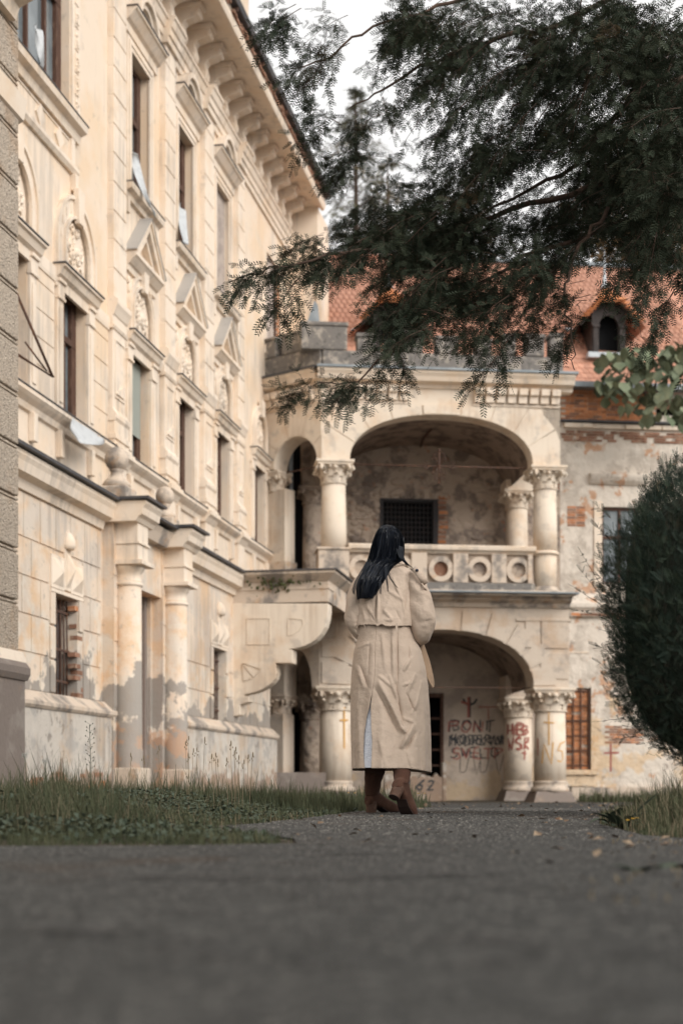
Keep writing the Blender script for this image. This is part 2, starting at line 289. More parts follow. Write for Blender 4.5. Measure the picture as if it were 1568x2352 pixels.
def rowblocks(fr,parent,m,s0,s1,z0,z1,n,bw,bh,proud=.018,gap=.02,holes=(),stag=True,name='block'):
    z=z0; r=0
    while z<z1-.05:
        zt=min(z+bh,z1); x=s0-(bw/2 if (stag and r%2) else 0)
        while x<s1-.02:
            a,b=max(x,s0),min(x+bw,s1)
            segs=[(a,b)]
            for h in holes:
                if h[2]<zt-.02 and h[3]>z+.02:
                    ns=[]
                    for p,q in segs:
                        if h[1]<=p or h[0]>=q: ns.append((p,q))
                        else:
                            if h[0]>p: ns.append((p,h[0]))
                            if h[1]<q: ns.append((h[1],q))
                    segs=ns
            for p,q in segs:
                if q-p>.08: MB().box(fr,p+gap/2,q-gap/2,n,n+proud+random.uniform(0,.004),z+gap/2,zt-gap/2).build(name,m,parent)
            x+=bw
        z=zt; r+=1
# ------------------------------------------------------------ ground
GZ = lambda x,y: 0.0 if y<9 else -0.27*min(1,(y-9)/24)
mb=MB(); rows=[]
for y in (-3,2,5,9,13,17,21,25,29,33,60,400): rows.append([(x,y,GZ(x,y)) for x in (-400,-40,-12,-6,-3,0,3,6,12,40,400)])
mb.grid(rows,False); mb.build('ground','soil',kind='structure')
PATH=[(-9,-3),(9,-3),(2.4,3.2),(1.25,3.9),(1.02,4.8),(1.12,6.2),(1.55,8.5),(2.9,12),(5.6,18),(8.5,27),(9.5,33.4),(-.6,33.4),(.5,20),(.88,14),(.25,9.8),(-.02,8.4),(-.2,7.1),(-.42,6.1),(-.60,5.55),(-.35,5.1),(-.15,4.5),(-.13,4.15),(-.5,4.0),(-.95,3.98),(-1.35,4.03),(-1.9,3.9),(-9,3.8)]
mb=MB(); k=len(PATH)
import mathutils.geometry as mg
# asphalt sheet draped on the ground: clip the outline into strips along y
def strip(poly,y0,y1):
    out=poly
    for sgn,yy in ((1,y0),(-1,y1)):
        res=[]
        for i in range(len(out)):
            a,b=out[i],out[(i+1)%len(out)]; ia=sgn*(a[1]-yy)>=0; ib=sgn*(b[1]-yy)>=0
            if ia: res.append(a)
            if ia!=ib: t=(yy-a[1])/(b[1]-a[1]); res.append((a[0]+t*(b[0]-a[0]),yy))
        out=res
    return out
ys=[-3,0,2,3,3.95,5,6,7,8,9,11,13,17,21,25,29,33,33.4]
for y0,y1 in zip(ys,ys[1:]):
    q=strip(PATH,y0,y1)
    if len(q)<3: continue
    tri=mg.tessellate_polygon([[Vector((x,y,0)) for x,y in q]])
    mb.add([(x,y,GZ(x,y)+.006) for x,y in q],[tuple(t) for t in tri])
mb.build('asphalt_path','asphalt',kind='structure')
def in_path(x,y):
    c=False; n=len(PATH)
    for i in range(n):
        x1,y1=PATH[i]; x2,y2=PATH[(i+1)%n]
        if (y1>y)!=(y2>y) and x<(x2-x1)*(y-y1)/(y2-y1)+x1: c=not c
    return c

# ------------------------------------------------------------ main mansion, long front at left
A_=math.atan(.1886)
F=Frame(-8.51,0,math.sin(A_),math.cos(A_)); ca=math.cos(A_)
Y2S=lambda y,n=0:(y+n*math.sin(A_))/ca
house=thing('mansion',(-8.51+.1886*28,28,-.2),'long cream plastered mansion with stone hoods, pilasters and brown windows on the left','mansion')
SE=Y2S(37.6); S0=Y2S(13)
bays=[Y2S(25.75),Y2S(28.5),Y2S(31.2)]; bB=Y2S(22.58); bA=Y2S(20.25); b5=Y2S(34.45); b5u=Y2S(35.85)
WW=.53; FFz=(5.9,7.95); SFz=(10.72,13.2)
holes=[]
for b in bays+[bB,bA,b5]: holes.append((b-WW,b+WW,*FFz))
for b in bays: holes.append((b-WW,b+WW,*SFz))
bigw=(Y2S(19.75),Y2S(22.42),10.62,13.35); holes.append(bigw)
holes.append((b5u-.55,b5u+.55,11.05,13.4))
wall(MB(),F,S0,SE,4.0,15.6,0,.5,holes).build('wall','stucco',house)
MB().box(F,S0,SE,-.9,-.6,-.3,15.5).build('inner_wall','black',house)
MB().box(F,S0,SE+.02,-8,-.92,-.3,15.5).build('rear_body','stucco',house)
# end projection seen above the porch
MB().box(F,SE,SE+1.5,-8,.80,4.0,15.375).build('end_wall','stucco',house)
MB().box(F,SE-.06,SE+.5,.78,.92,4.4,14.2).build('end_pilaster','trim',house)

def window(b,z0,z1,hw=WW,rec=.16,kind='glass',transom=.62,blind=0,mull=()):
    w=MB(); fw=.085
    w.box(F,b-hw,b-hw+fw,-rec-.08,-rec,z0,z1).box(F,b+hw-fw,b+hw,-rec-.08,-rec,z0,z1)
    w.box(F,b-hw+fw,b+hw-fw,-rec-.08,-rec+.002,z1-fw,z1).box(F,b-hw+fw,b+hw-fw,-rec-.08,-rec+.002,z0,z0+fw)
    zt=z0+(z1-z0)*transom
    w.box(F,b-hw+fw,b+hw-fw,-rec-.08,-rec+.025,zt-.05,zt+.05)
    for q in (0,)+tuple(mull): w.box(F,b+q-.035,b+q+.035,-rec-.07,-rec+.012,z0+fw,zt-.05).box(F,b+q-.03,b+q+.03,-rec-.07,-rec+.008,zt+.05,z1-fw)
    # deep casement boards on the right-hand jamb
    w.box(F,b+hw-.25,b+hw-fw-.002,-rec-.07,-rec+.018,z0+fw,z1-fw)
    fo=w.build('window','wood',house)
    cuts=sorted([b-hw+fw,*[b+q for q in (0,)+tuple(mull)],b+hw-fw])
    for x0,x1 in zip(cuts,cuts[1:]):
        for c,d in ((z0+fw,zt-.05),(zt+.05,z1-fw)):
            MB().box(F,x0+.034,x1-.034,-rec-.055,-rec-.045,c,d).build('pane','glass',fo)
    MB().box(F,b-hw+fw,b-.1,-rec-.22,-rec-.2,z0+.1,zt+.2).build('curtain','curtain',fo)
    return fo
def hood(b,zt,hw=.84,n1=.2,th=.17,cap='darkmetal',par=None,fl=.26):
    par=par or house
    h=MB().prof(F,[(0,zt-th-.16),(.05,zt-th-.16),(.06,zt-th-.02),(.09,zt-th),(.12,zt-th+.02),(n1-.04,zt-.06),(n1,zt-.04),(n1,zt-.004),(0,zt-.004)],b-hw,b+hw).build('hood_cornice','trim',par)
    MB().box(F,b-hw-.02,b+hw+.02,0.01,n1+.02,zt,zt+.018).build('lead_cover',cap,h)
    return h
def jambs(b,z0,z1,hw=WW):
    for sg in (-1,1):
        x=b+sg*(hw+.13)
        j=MB().box(F,x-.12,x+.12,0,.055,z0,z1).box(F,x-.07,x+.07,.055,.075,z0+.15,z1-.45).build('jamb_pilaster','trim',house,bevel=.008)
        MB().box(F,x-.135,x+.135,.0,.09,z1-.34,z1-.29).box(F,x-.14,x+.14,0,.11,z1-.09,z1-.03).box(F,x-.125,x+.125,0,.075,z1-.29,z1-.09).build('capital','trim',j,bevel=.01)
def scrollwork(b,zc,r,n,par,k=1):
    w=MB()
    for sg in (-1,1):
        for (ox,oz,rr,tr) in ((.42,-.45,.34,2.2),(.52,.18,.30,-2.0),(.22,.62,.24,2.1),(.28,-.05,.2,-2.4)):
            pts=[]
            for i in range(13):
                a=tr*math.pi*i/12+ (0 if sg>0 else 0); q=rr*r*(1-.07*i)
                pts.append(F.P(b+sg*(ox*r+q*math.cos(a)*.8),n+.02+.006*(i%3),zc+oz*r*1.25+q*math.sin(a)))
            w.tube(pts,[.022*r/.5*(1.25-.05*i) for i in range(13)],5)
            p=F.P(b+sg*ox*r,n+.02,zc+oz*r*1.25); w.ball(p,.05*r/.5,7,5)
    for i in range(9):
        a=math.pi*2*i/9; w.ball(F.P(b+.13*r*math.cos(a)/.5*.5,n+.015,zc+.05+.2*r*math.sin(a)),.036*r/.5,6,4)
    w.ball(F.P(b,n+.01,zc+.05),(.07,.07,.09),9,6)
    w.extr(F,[(b+.95*r*math.cos(2*math.pi*i/20),zc-.02+1.15*r*math.sin(2*math.pi*i/20)) for i in range(20)],0.001,.012)
    for i in range(46):
        a=random.random()*6.28; q=r*math.sqrt(random.random())*.88; w.ball(F.P(b+q*math.cos(a),n+.015,zc-.03+q*1.1*math.sin(a)),(random.uniform(.014,.035),.02,random.uniform(.02,.05)),6,4)
    return w.build('carved_relief','weather' if 0 else 'trim',par)
def tympanum(b,z0,flip=1,left=False):
    r=.5; o=.8 if left else .66; zs=z0+.42
    w=MB(); N=20
    pa=[(b+r*math.cos(math.pi*i/N),zs+r*1.05*math.sin(math.pi*i/N)) for i in range(N+1)]
    pb=[(b+o*math.cos(math.pi*i/N),zs+(o+.05)*math.sin(math.pi*i/N)) for i in range(N+1)]
    pa=[(b+r,z0)]+pa+[(b-r,z0)]; pb=[(b+o,z0)]+pb+[(b-o,z0)]
    w.extr(F,pb+pa[::-1],0,.05)
    pc=[(b+(x-b)*1.04,zs+(z-zs)*1.04) for x,z in pb]; pc[0]=(pc[0][0],z0); pc[-1]=(pc[-1][0],z0)
    w.extr(F,pc+[(b+(x-b)*.97,zs+(z-zs)*.97 if z>z0+.01 else z0) for x,z in pb][::-1],0.0,.085)
    pd=[(b+(x-b)*1.1,zs+(z-zs)*1.08 if z>z0+.01 else z0) for x,z in pa]
    w.extr(F,pd+[(x,z) for x,z in pa][::-1],0.0,.1)
    a=w.build('archivolt','trim',house)
    MB().extr(F,[(b-.09,zs+r*.9),(b+.09,zs+r*.9),(b+.14,zs+o+.2),(b-.14,zs+o+.2)],.05,.15).build('keystone','trim',a,bevel=.012)
    if left:
        for i in range(9):
            t=math.pi*(i+.5)/9
            if abs(i-4)<1: continue
            MB().box(F,b+.65*math.cos(t)-.015,b+.65*math.cos(t)+.015,.05,.062,zs+.68*math.sin(t)-.06,zs+.68*math.sin(t)+.06).build('archivolt_fillet','trim',a)
    scrollwork(b,zs-.02,r*.92,.0,a)
def shell(b,z): pass
for i,b in enumerate(bays+[bB,bA,b5]):
    fo=window(b,*FFz,transom=.66)
    if i==0:
        bl=MB()
        for k_ in range(26): z=7.85-k_*.052; bl.box(F,b-.44,b+.40,-.13,-.118,z-.045,z)
        bl.build('slatted_blind','blind',fo)
    hood(b,8.14); jambs(b,5.9,7.97); tympanum(b,8.16,left=(b in (bB,bA)))
for i,b in enumerate(bays):
    if i<2: window(b,*SFz,transom=.6)
    else: MB().box(F,b-WW,b+WW,-.12,-.08,*SFz).build('window_board','board',house)
    hood(b,13.78,hw=.88,n1=.26,th=.2)
    # moulded surround
    s=MB()
    for (e,nn) in ((.2,.03),(.13,.055),(.05,.04)):
        s.box(F,b-WW-e,b-WW-e+.07,0,nn,SFz[0],SFz[1]+e-.07).box(F,b+WW+e-.07,b+WW+e,0,nn,SFz[0],SFz[1]+e-.07).box(F,b-WW-e,b+WW+e,0,nn+.001,SFz[1]+e-.07,SFz[1]+e)
    s.build('window_surround','trim',house)
    # round pediment over the hood
    w=MB(); N=16
    for (ro,ri,nn) in ((.56,.46,.22),(.46,.36,.15),(.3,.24,.1)):
        w.extr(F,[(b+ro*math.cos(math.pi*j/N),13.8+ro*.98*math.sin(math.pi*j/N)) for j in range(N+1)]+[(b+ri*math.cos(math.pi*j/N),13.8+ri*.98*math.sin(math.pi*j/N)) for j in range(N,-1,-1)],.0,nn)
    w.build('round_pediment','trim',house)
    # sill, apron and triangular pediment below it
    sl_=MB().prof(F,[(0,10.48),(.06,10.48),(.08,10.56),(.17,10.6),(.19,10.66),(.19,10.70),(0,10.70)],b-.92,b+.92).build('sill','trim',house)
    MB().box(F,b-.93,b+.93,.01,.205,10.703,10.717).build('lead_cover','darkmetal',sl_)
    [MB().box(F,b+q-.06,b+q+.06,0,.09,10.2,10.48).build('sill_console','trim',sl_,bevel=.01) for q in (-.8,.8)]
    pb_=.22; z0,z1,hw=9.34,10.36,.8
    p=MB().prof(F,[(0,z0-.12),(.05,z0-.12),(.06,z0-.02),(.1,z0),(pb_-.03,z0+.1),(pb_,z0+.12),(pb_,z0+.19),(0,z0+.19)],b-hw,b+hw)
    t=.13
    for sg in (-1,1):
        p.extr(F,[(b+sg*hw,z0+.17),(b+sg*(hw-.2),z0+.19),(b,z1-t*1.5),(b,z1)],0,pb_-.02)
        p.extr(F,[(b+sg*(hw+.01),z0+.21),(b+sg*(hw-.04),z0+.19),(b,z1-.05),(b,z1+.02)],.01,pb_+.015)
        p.extr(F,[(b+sg*(hw-.24),z0+.19),(b+sg*(hw-.34),z0+.19),(b,z1-t*2.9),(b,z1-t*2.1)],0,pb_*.6)
    po=p.build('pediment','trim',house)
    for sg in (-1,1):
        MB().extr(F,[(b+sg*(hw+.03),z0+.205),(b+sg*(hw+.03),z0+.225),(b,z1+.045),(b,z1+.025)],-.0,pb_+.03).build('zinc_slope','greylead',po)
    for sg in (-1,1):          # little carved leaves flanking the arch
        MB().ball(F.P(b+sg*.62,.02,8.95),(.05,.05,.12),7,5).ball(F.P(b+sg*.66,.02,9.08),(.04,.04,.07),7,5).build('carved_leaf','trim',house)
# big triple window of the left bay, sill, diamond apron, carved strip
bm=(bigw[0]+bigw[1])/2; bh=(bigw[1]-bigw[0])/2
window(bm,bigw[2],bigw[3],hw=bh,rec=.14,transom=.66,mull=(-.7,.7))
MB().box(F,bigw[0]-.2,bigw[1]+.26,0,.05,10.62,13.6).box(F,bigw[0],bigw[1],-.05,.0,10.58,10.62) if 0 else None
s5=MB().prof(F,[(0,10.36),(.06,10.36),(.09,10.48),(.19,10.52),(.21,10.6),(.21,10.62),(0,10.62)],bigw[0]-.5,bigw[1]+.28).build('sill','trim',house)
MB().box(F,bigw[0]-.5,bigw[1]+.29,.01,.225,10.622,10.637).build('lead_cover','darkmetal',s5)
ap=MB().prof(F,[(0,9.8),(.05,9.8),(.09,9.86),(.09,9.92),(0,9.95)],bigw[0]-.5,bigw[1]+.2)
ap.box(F,bigw[1]-.02,bigw[1]+.12,0,.05,9.95,10.36).box(F,bigw[0],bigw[1]-.04,0,.015,9.97,10.0).box(F,bigw[0],bigw[1]-.04,0,.015,10.3,10.33)
ao=ap.build('apron','trim',house)
for q in (-.75,.15,.9):
    c=(bm+q); MB().extr(F,[(c-.17,10.15),(c,9.98),(c+.17,10.15),(c,10.33)],.0,.03).build('diamond_panel','trim',ao)
MB().extr(F,[(bigw[1]+.02,9.8),(bigw[1]+.16,9.8),(bigw[1]+.13,9.55),(bigw[1]+.05,9.55)],0,.1).build('sill_console','trim',ao,bevel=.01)
x0=bigw[1]+.1
st=MB().box(F,x0-.08,x0+.26,0,.04,10.65,14.2).build('carved_strip','trim',house)
for k_ in range(9):
    z=10.75+k_*.36; w=MB().box(F,x0+.02,x0+.16,.04,.055,z,z+.3)
    for q in range(14): w.ball(F.P(x0+.04+.1*random.random(),.06,z+.03+.24*random.random()),random.uniform(.012,.026),5,4)
    w.build('carved_panel','trim',st)
# boarded top-right window with bare brick edge
MB().box(F,b5u-.55,b5u+.42,-.1,-.06,11.05,13.4).build('window_board','board',house)
MB().box(F,b5u+.42,b5u+.55,-.12,-.02,11.05,13.4).build('window_frame','wood',house)
q=MB(); q.box(F,-.11,.11,-.02,.012,-.03,.03)
bme=bpy.data.meshes.new('brick')
def brickmesh(L,D,H,name='brick'):
    v=[(x*L/2,y*D/2,z*H/2) for x in (-1,1) for y in (-1,1) for z in (-1,1)]
    me=bpy.data.meshes.new(name); me.from_pydata(v,[],[(0,1,3,2),(4,6,7,5),(0,4,5,1),(2,3,7,6),(0,2,6,4),(1,5,7,3)]); return me
BR=brickmesh(.235,.10,.058); BR.materials.append(M['brick']); BRD=brickmesh(.235,.10,.055); BRD.materials.append(M['brickdark'])
for k_ in range(30): piece('brick',BR,house,F.mtx(b5u+.66,.005-.045,11.05+k_*.075,(.7 if k_%2 else 1,1,1)))
MB().prof(F,[(0,10.8),(.1,10.84),(.2,10.95),(.2,11.02),(0,11.02)],b5u-.8,b5u+.85).build('sill','trim',house)
[MB().extr(F,[(b5u+q-.08,10.8),(b5u+q+.08,10.8),(b5u+q+.06,10.35),(b5u+q-.04,10.3)],0,.14).build('sill_console','trim',house,bevel=.01) for q in (-.58,.58)]
# quoin pilasters
pil=[(263,291),(381,404),(472,492),(548,562)]
PS=[]
for i,(ua,ub) in enumerate(pil):
    a,b=F.su(ua,.12),F.su(ub,.12); PS.append((a,b))
    p=MB().box(F,a,b,0,.10,8.42,14.2).build('quoin_pilaster','trim',house)
    z=8.44
    while z<14.1:
        MB().box(F,a-.004,b+.004,0,.122,z,z+.472).build('quoin_block','trim',p,bevel=.01); z+=.49
    # lower order: pedestal, panelled shaft, capital
    q=MB().box(F,a,b,0,.1,6.55,8.0).box(F,a-.03,b+.03,0,.14,5.93,6.35).box(F,a-.05,b+.05,0,.17,6.02,6.12)
    q.build('panelled_pilaster','trim',house,bevel=.01)
    f_=MB(); aa,bb=a+.07,b-.07
    f_.box(F,aa,aa+.03,.1,.118,6.75,7.75).box(F,bb-.03,bb,.1,.118,6.75,7.75).box(F,aa+.03,bb-.03,.1,.118,7.72,7.75).box(F,aa+.03,bb-.03,.1,.118,6.75,6.78)
    f_.extr(F,[(aa+.05,6.82),(bb-.05,6.82),(bb-.05,7.05)],.1,.125)
    f_.build('panel_moulding','trim',house)
    MB().prof(F,[(0,6.33),(.14,6.33),(.17,6.38),(.17,6.45),(.13,6.5),(.1,6.56),(0,6.56)],a-.05,b+.05).build('pilaster_base','trim',house)
    MB().prof(F,[(0,7.9),(.12,7.9),(.14,7.95),(.11,7.97),(.11,8.12),(.13,8.14),(.17,8.24),(.2,8.3),(.2,8.38),(.13,8.43),(0,8.43)],a-.05,b+.05).build('pilaster_capital','trim',house)
    MB().box(F,a-.06,b+.06,0,.2,5.78,5.93).box(F,a,b,0,.12,4.55,5.7).prof(F,[(0,5.62),(.13,5.62),(.2,5.72),(.26,5.76),(.26,5.85),(0,5.85)],a-.06,b+.06).build('pedestal_cap','trim',house)
# impost bands and grooved plaster between the windows
xs=[(S0+.1,bA-.8),(bA+.8,bB-.8),(bB+.8,PS[0][0])]
for a,b in xs:
    if b-a<.1: continue
    MB().prof(F,[(0,7.86),(.04,7.86),(.05,7.92),(.05,8.08),(0,8.1)],a+.01,b-.01).build('impost_band','trim',house)
    z=6.0
    while z<7.7:
        MB().box(F,a+.03,b-.03,0,.022,z,z+.40).build('plaster_course','stucco',house); z+=.418
MB().box(F,S0,SE,0,.05,8.16,8.22) if 0 else None
for (a,b) in [(PS[0][1],PS[1][0]),(PS[1][1],PS[2][0]),(PS[2][1],PS[3][0])]:
    c=(a+b)/2
    for x,y in ((a+.01,c-.845),(c+.845,b-.01)):
        if y-x>.04: MB().prof(F,[(0,7.95),(.05,7.95),(.1,8.1),(.1,8.16),(0,8.16)],x,y).build('impost_band','trim',house)
# first floor sill string course with dentil blocks
MB().prof(F,[(0,5.60),(.05,5.62),(.08,5.70),(.16,5.76),(.2,5.8),(.2,5.86),(0,5.86)],S0,SE).build('sill_course','trim',house)
MB().box(F,S0,PS[0][0]-.07,.01,.215,5.864,5.882).build('lead_cover','darkmetal',house)
for (a,b) in zip([PS[0][1],PS[1][1],PS[2][1],PS[3][1]],[PS[1][0],PS[2][0],PS[3][0],SE]): MB().box(F,a+.07,b-.07,.01,.215,5.864,5.882).build('lead_cover','darkmetal',house)
for b in [bA,bB]+bays+[b5]:
    for sg in (-1,1):
        MB().box(F,b+sg*.66-.07,b+sg*.66+.07,0,.1,5.2,5.62).build('sill_console','trim',house,bevel=.01)
# architrave, frieze, consoles, eaves
ar=[(0,14.18),(.05,14.18),(.06,14.3),(.09,14.31),(.1,14.44),(.13,14.46),(.17,14.58),(.2,14.6),(.2,14.66),(0,14.68)]
MB().prof(F,ar,S0,SE).build('architrave','trim',house)
for a,b in PS: MB().prof(F,[(n+.13 if n>0 else 0,z) for n,z in ar],a-.05,b+.05).build('architrave_break','trim',house)
cs=Y2S(20.2); 
sprof=[(0,14.64),(.11,14.64),(.20,14.70),(.23,14.80),(.20,14.92),(.19,15.0),(.25,15.06),(.37,15.09),(.47,15.13),(.52,15.2),(.52,15.30),(0,15.30)]
mec=MB().extr(Frame(0,0,0,1),[(0,0)]*0+[(0,0),(0,0),(0,0)],0,0) if 0 else None
k_=0
while cs<SE-.2:
    c=MB()
    pts=sprof; n_=len(pts); a0,a1=cs-.12,cs+.12
    c.prof(F,pts,a0,a1)
    c.prof(F,[(0,15.27),(.55,15.28),(.58,15.31),(.58,15.37),(0,15.37)],a0-.05,a1+.05)
    c.tube([F.P(a0-.01,.47,15.19),F.P(a1+.01,.47,15.19)],.065,8); c.tube([F.P(a0-.01,.14,14.77),F.P(a1+.01,.14,14.77)],.085,8)
    c.build('console','trim',house,bevel=.012)
    cs+=.78; k_+=1
MB().prof(F,[(0,15.38),(.86,15.38),(.88,15.30),(.96,15.30),(.99,15.38),(1.0,15.46),(0,15.46)],S0,SE+.1).build('cornice','trim',house)
# brick remains and metal gutter above
MB().box(F,S0,SE+.1,-.5,.98,15.46,15.62).build('eaves_course','mortar',house)
random.seed(3)
for k_ in range(64):
    s=Y2S(20)+k_*.27
    if s>SE: break
    if random.random()<.85:
        piece('brick',BRD,house,F.mtx(s,.99+random.uniform(-.03,.02),15.5,(1,1,1.1))); piece('brick',BRD,house,F.mtx(s+.12,.98+random.uniform(-.03,.03),15.57,(1,1,1.1)))
MB().prof(F,[(.95,15.62),(1.12,15.64),(1.16,15.74),(1.13,15.76),(1.08,15.68),(.95,15.66)],S0,SE+.15).build('gutter','darkmetal',house)
MB().prof(F,[(1.02,15.74),(1.06,15.79),(-2.2,17.2),(-2.2,17.1)],S0,SE+.2).build('roof','darkmetal',house)
g=MB()
for k_ in range(14):
    s=Y2S(22)+k_*1.1; g.box(F,s,s+.05,.9,1.1,15.55,15.66)
g.build('gutter_bracket','iron',house)
# tall attic block behind the eaves
sa=F.su(566,.3)
MB().box(F,F.su(566,.3)-2.4,sa,-.6,.35,15.9,19.5).build('attic_block','stucco',house)
MB().prof(F,[(-.6,16.9),(.38,16.9),(.46,17.0),(.46,17.1),(-.6,17.1)],sa-2.45,sa+.06).build('attic_cornice','trim',house)

# ------------------------------------------------------------ ground floor projection (annex), part of the mansion
NA=.8; SA1=F.su(620,NA)-.05; door=(Y2S(22.15,NA),Y2S(23.85,NA),0.0,3.3)
w1=(F.su(125,NA),F.su(178,NA),1.42,2.83); w2=(F.su(488,NA),F.su(488,NA)+.9,1.42,2.83)
wall(MB(),F,S0,SA1,-.3,4.35,NA,.45,[w1,w2,door]).build('ground_floor_wall','annex',house)
MB().box(F,S0,SA1,.0,.3,-.3,4.3).build('inner_wall','black',house)
MB().box(F,SA1-.02,SA1+.04,0,NA-.01,-.3,4.3).build('end_wall','annex',house)
gp=[(NA,4.02),(NA+.05,4.02),(NA+.08,4.14),(NA+.2,4.18),(NA+.23,4.3),(NA+.26,4.36),(NA+.26,4.42),(0,4.45)]
MB().prof(F,gp,S0,Y2S(21.5,NA)).prof(F,gp,Y2S(24.75,NA),F.su(566,1.05)).build('ground_floor_cornice','trim',house)
MB().prof(F,[(NA+.3,4.43),(NA+.33,4.44),(NA+.33,4.485),(0,4.72),(0,4.68)],S0,F.su(560,1.1)).build('lean_roof_sheet','darkmetal',house)
# ashlar courses in plaster
rowblocks(F,house,'annex',S0+1.5,Y2S(21.5,NA),1.42,3.42,NA,.62,.5,.016,.022,holes=[(w1[0]-.2,w1[1]+.2,1.3,2.83),(w1[0]-.18,w1[1]+.18,2.8,3.36)],name='plaster_block')
rowblocks(F,house,'annex',S0+1.5,Y2S(21.5,NA),3.42,4.0,NA,.55,.58,.016,.022,name='plaster_block')
rowblocks(F,house,'annex',Y2S(24.9,NA),SA1,1.42,2.92,NA,.62,.5,.016,.022,holes=[(w2[0]-.2,w2[1]+.2,1.3,2.83)],name='plaster_block')
# barred windows, quoined frames, faceted lintel blocks
for (a,b,c,d) in (w1,w2):
    fo=MB().box(F,a,b,NA-.28,NA-.24,c,c+.07).box(F,a,a+.07,NA-.28,NA-.24,c+.07,d).box(F,b-.07,b,NA-.28,NA-.24,c+.07,d).box(F,a+.07,b-.07,NA-.28,NA-.24,d-.07,d).build('window','wood',house)
    MB().box(F,a+.07,b-.07,NA-.27,NA-.26,c+.07,d-.07).build('pane','glass',fo)
    bars=MB()
    for k_ in range(7):
        s=a+.06+(b-a-.12)*k_/6; MB().tube([F.P(s,NA-.14,c),F.P(s+random.uniform(-.01,.01),NA-.13,(c+d)/2),F.P(s,NA-.14,d-.02)],.013,6).build('iron_bar','iron',fo)
    for z in (c+.2,c+.65,d-.22): MB().box(F,a-.01,b+.05,NA-.16,NA-.12,z,z+.035).build('iron_crossbar','iron',fo)
    for sg,x in ((-1,a-.1),(1,b+.1)):
        for k_ in range(3):
            z=c+.02+k_*.47
            if (a,b)==(w1[0],w1[1]) and sg>0 and k_<2: continue
            MB().box(F,x-.085,x+.085,NA,NA+.035,z,z+.44).build('quoin_block','annex',house,bevel=.01)
    def facet(s0,s1,z0,z1,h):
        w=MB(); P=F.P; cc=((s0+s1)/2,(z0+z1)/2)
        v=[P(s0,NA,z0),P(s1,NA,z0),P(s1,NA,z1),P(s0,NA,z1)]+[P(s0,NA+.03,z0),P(s1,NA+.03,z0),P(s1,NA+.03,z1),P(s0,NA+.03,z1)]+[P(s0+.045,NA+.03,z0+.045),P(s1-.045,NA+.03,z0+.045),P(s1-.045,NA+.03,z1-.045),P(s0+.045,NA+.03,z1-.045)]+[P(cc[0],NA+.03+h,cc[1])]
        f=[(0,1,5,4),(1,2,6,5),(2,3,7,6),(3,0,4,7)]+[(4+i,4+(i+1)%4,8+(i+1)%4,8+i) for i in range(4)]+[(8+i,8+(i+1)%4,12) for i in range(4)]
        w.add(v,f); return w.build('lintel_block','trim',house)
    m_=(a+b)/2
    facet(a-.17,m_-.13,d+.06,d+.52,.09); facet(m_+.13,b+.17,d+.06,d+.52,.09); facet(m_-.12,m_+.12,d+.08,d+.66,.12)
    MB().box(F,a-.17,b+.17,NA,NA+.03,d,d+.05).build('lintel_fillet','trim',house)
    MB().lathe((F.P(m_,NA+.02,0)[0],F.P(m_,NA+.02,0)[1],d+.66),[(.1,0),(.12,.06),(.11,.14),(.07,.22),(.02,.27)],14).build('keystone_finial','trim',house)
# bare masonry beside the near barred window
random.seed(11)
for k_ in range(17):
    z=1.46+k_*.083
    if k_>15: continue
    for q in range(3 if k_%2 else 2):
        if random.random()<.25: continue
        piece('brick',BRD if random.random()<.6 else BR,house,F.mtx(w1[1]+.08+q*.26-(.1 if k_%2 else 0)+.02,NA-.045+random.uniform(-.02,.0),z,(random.uniform(.8,1),1.1,1.15),tilt=random.uniform(-.05,.05)))
# plinth with moulded ledge and crumbled foot
for a,b in ((S0,Y2S(21.95,NA)),(Y2S(24.6,NA),SA1+.1)):
    MB().box(F,a,b,NA-.05,NA+.15,-.35,1.18).build('plinth','plinth',house)
    MB().prof(F,[(NA,1.18),(NA+.17,1.18),(NA+.2,1.22),(NA+.2,1.27),(NA+.12,1.34),(NA+.04,1.42),(NA,1.42)],a,b+.02).build('plinth_ledge','weather',house)
for k_ in range(42):
    s=Y2S(18.6,NA)+random.random()*3.0; z=-.02+.08*int(random.random()*5)*(.5+.5*math.sin(s*4.3)**2)
    piece('brick',BRD if k_%3 else BR,house,F.mtx(s,NA+.105+random.uniform(-.02,.005),z+.02,(1,1.2,1.1)))
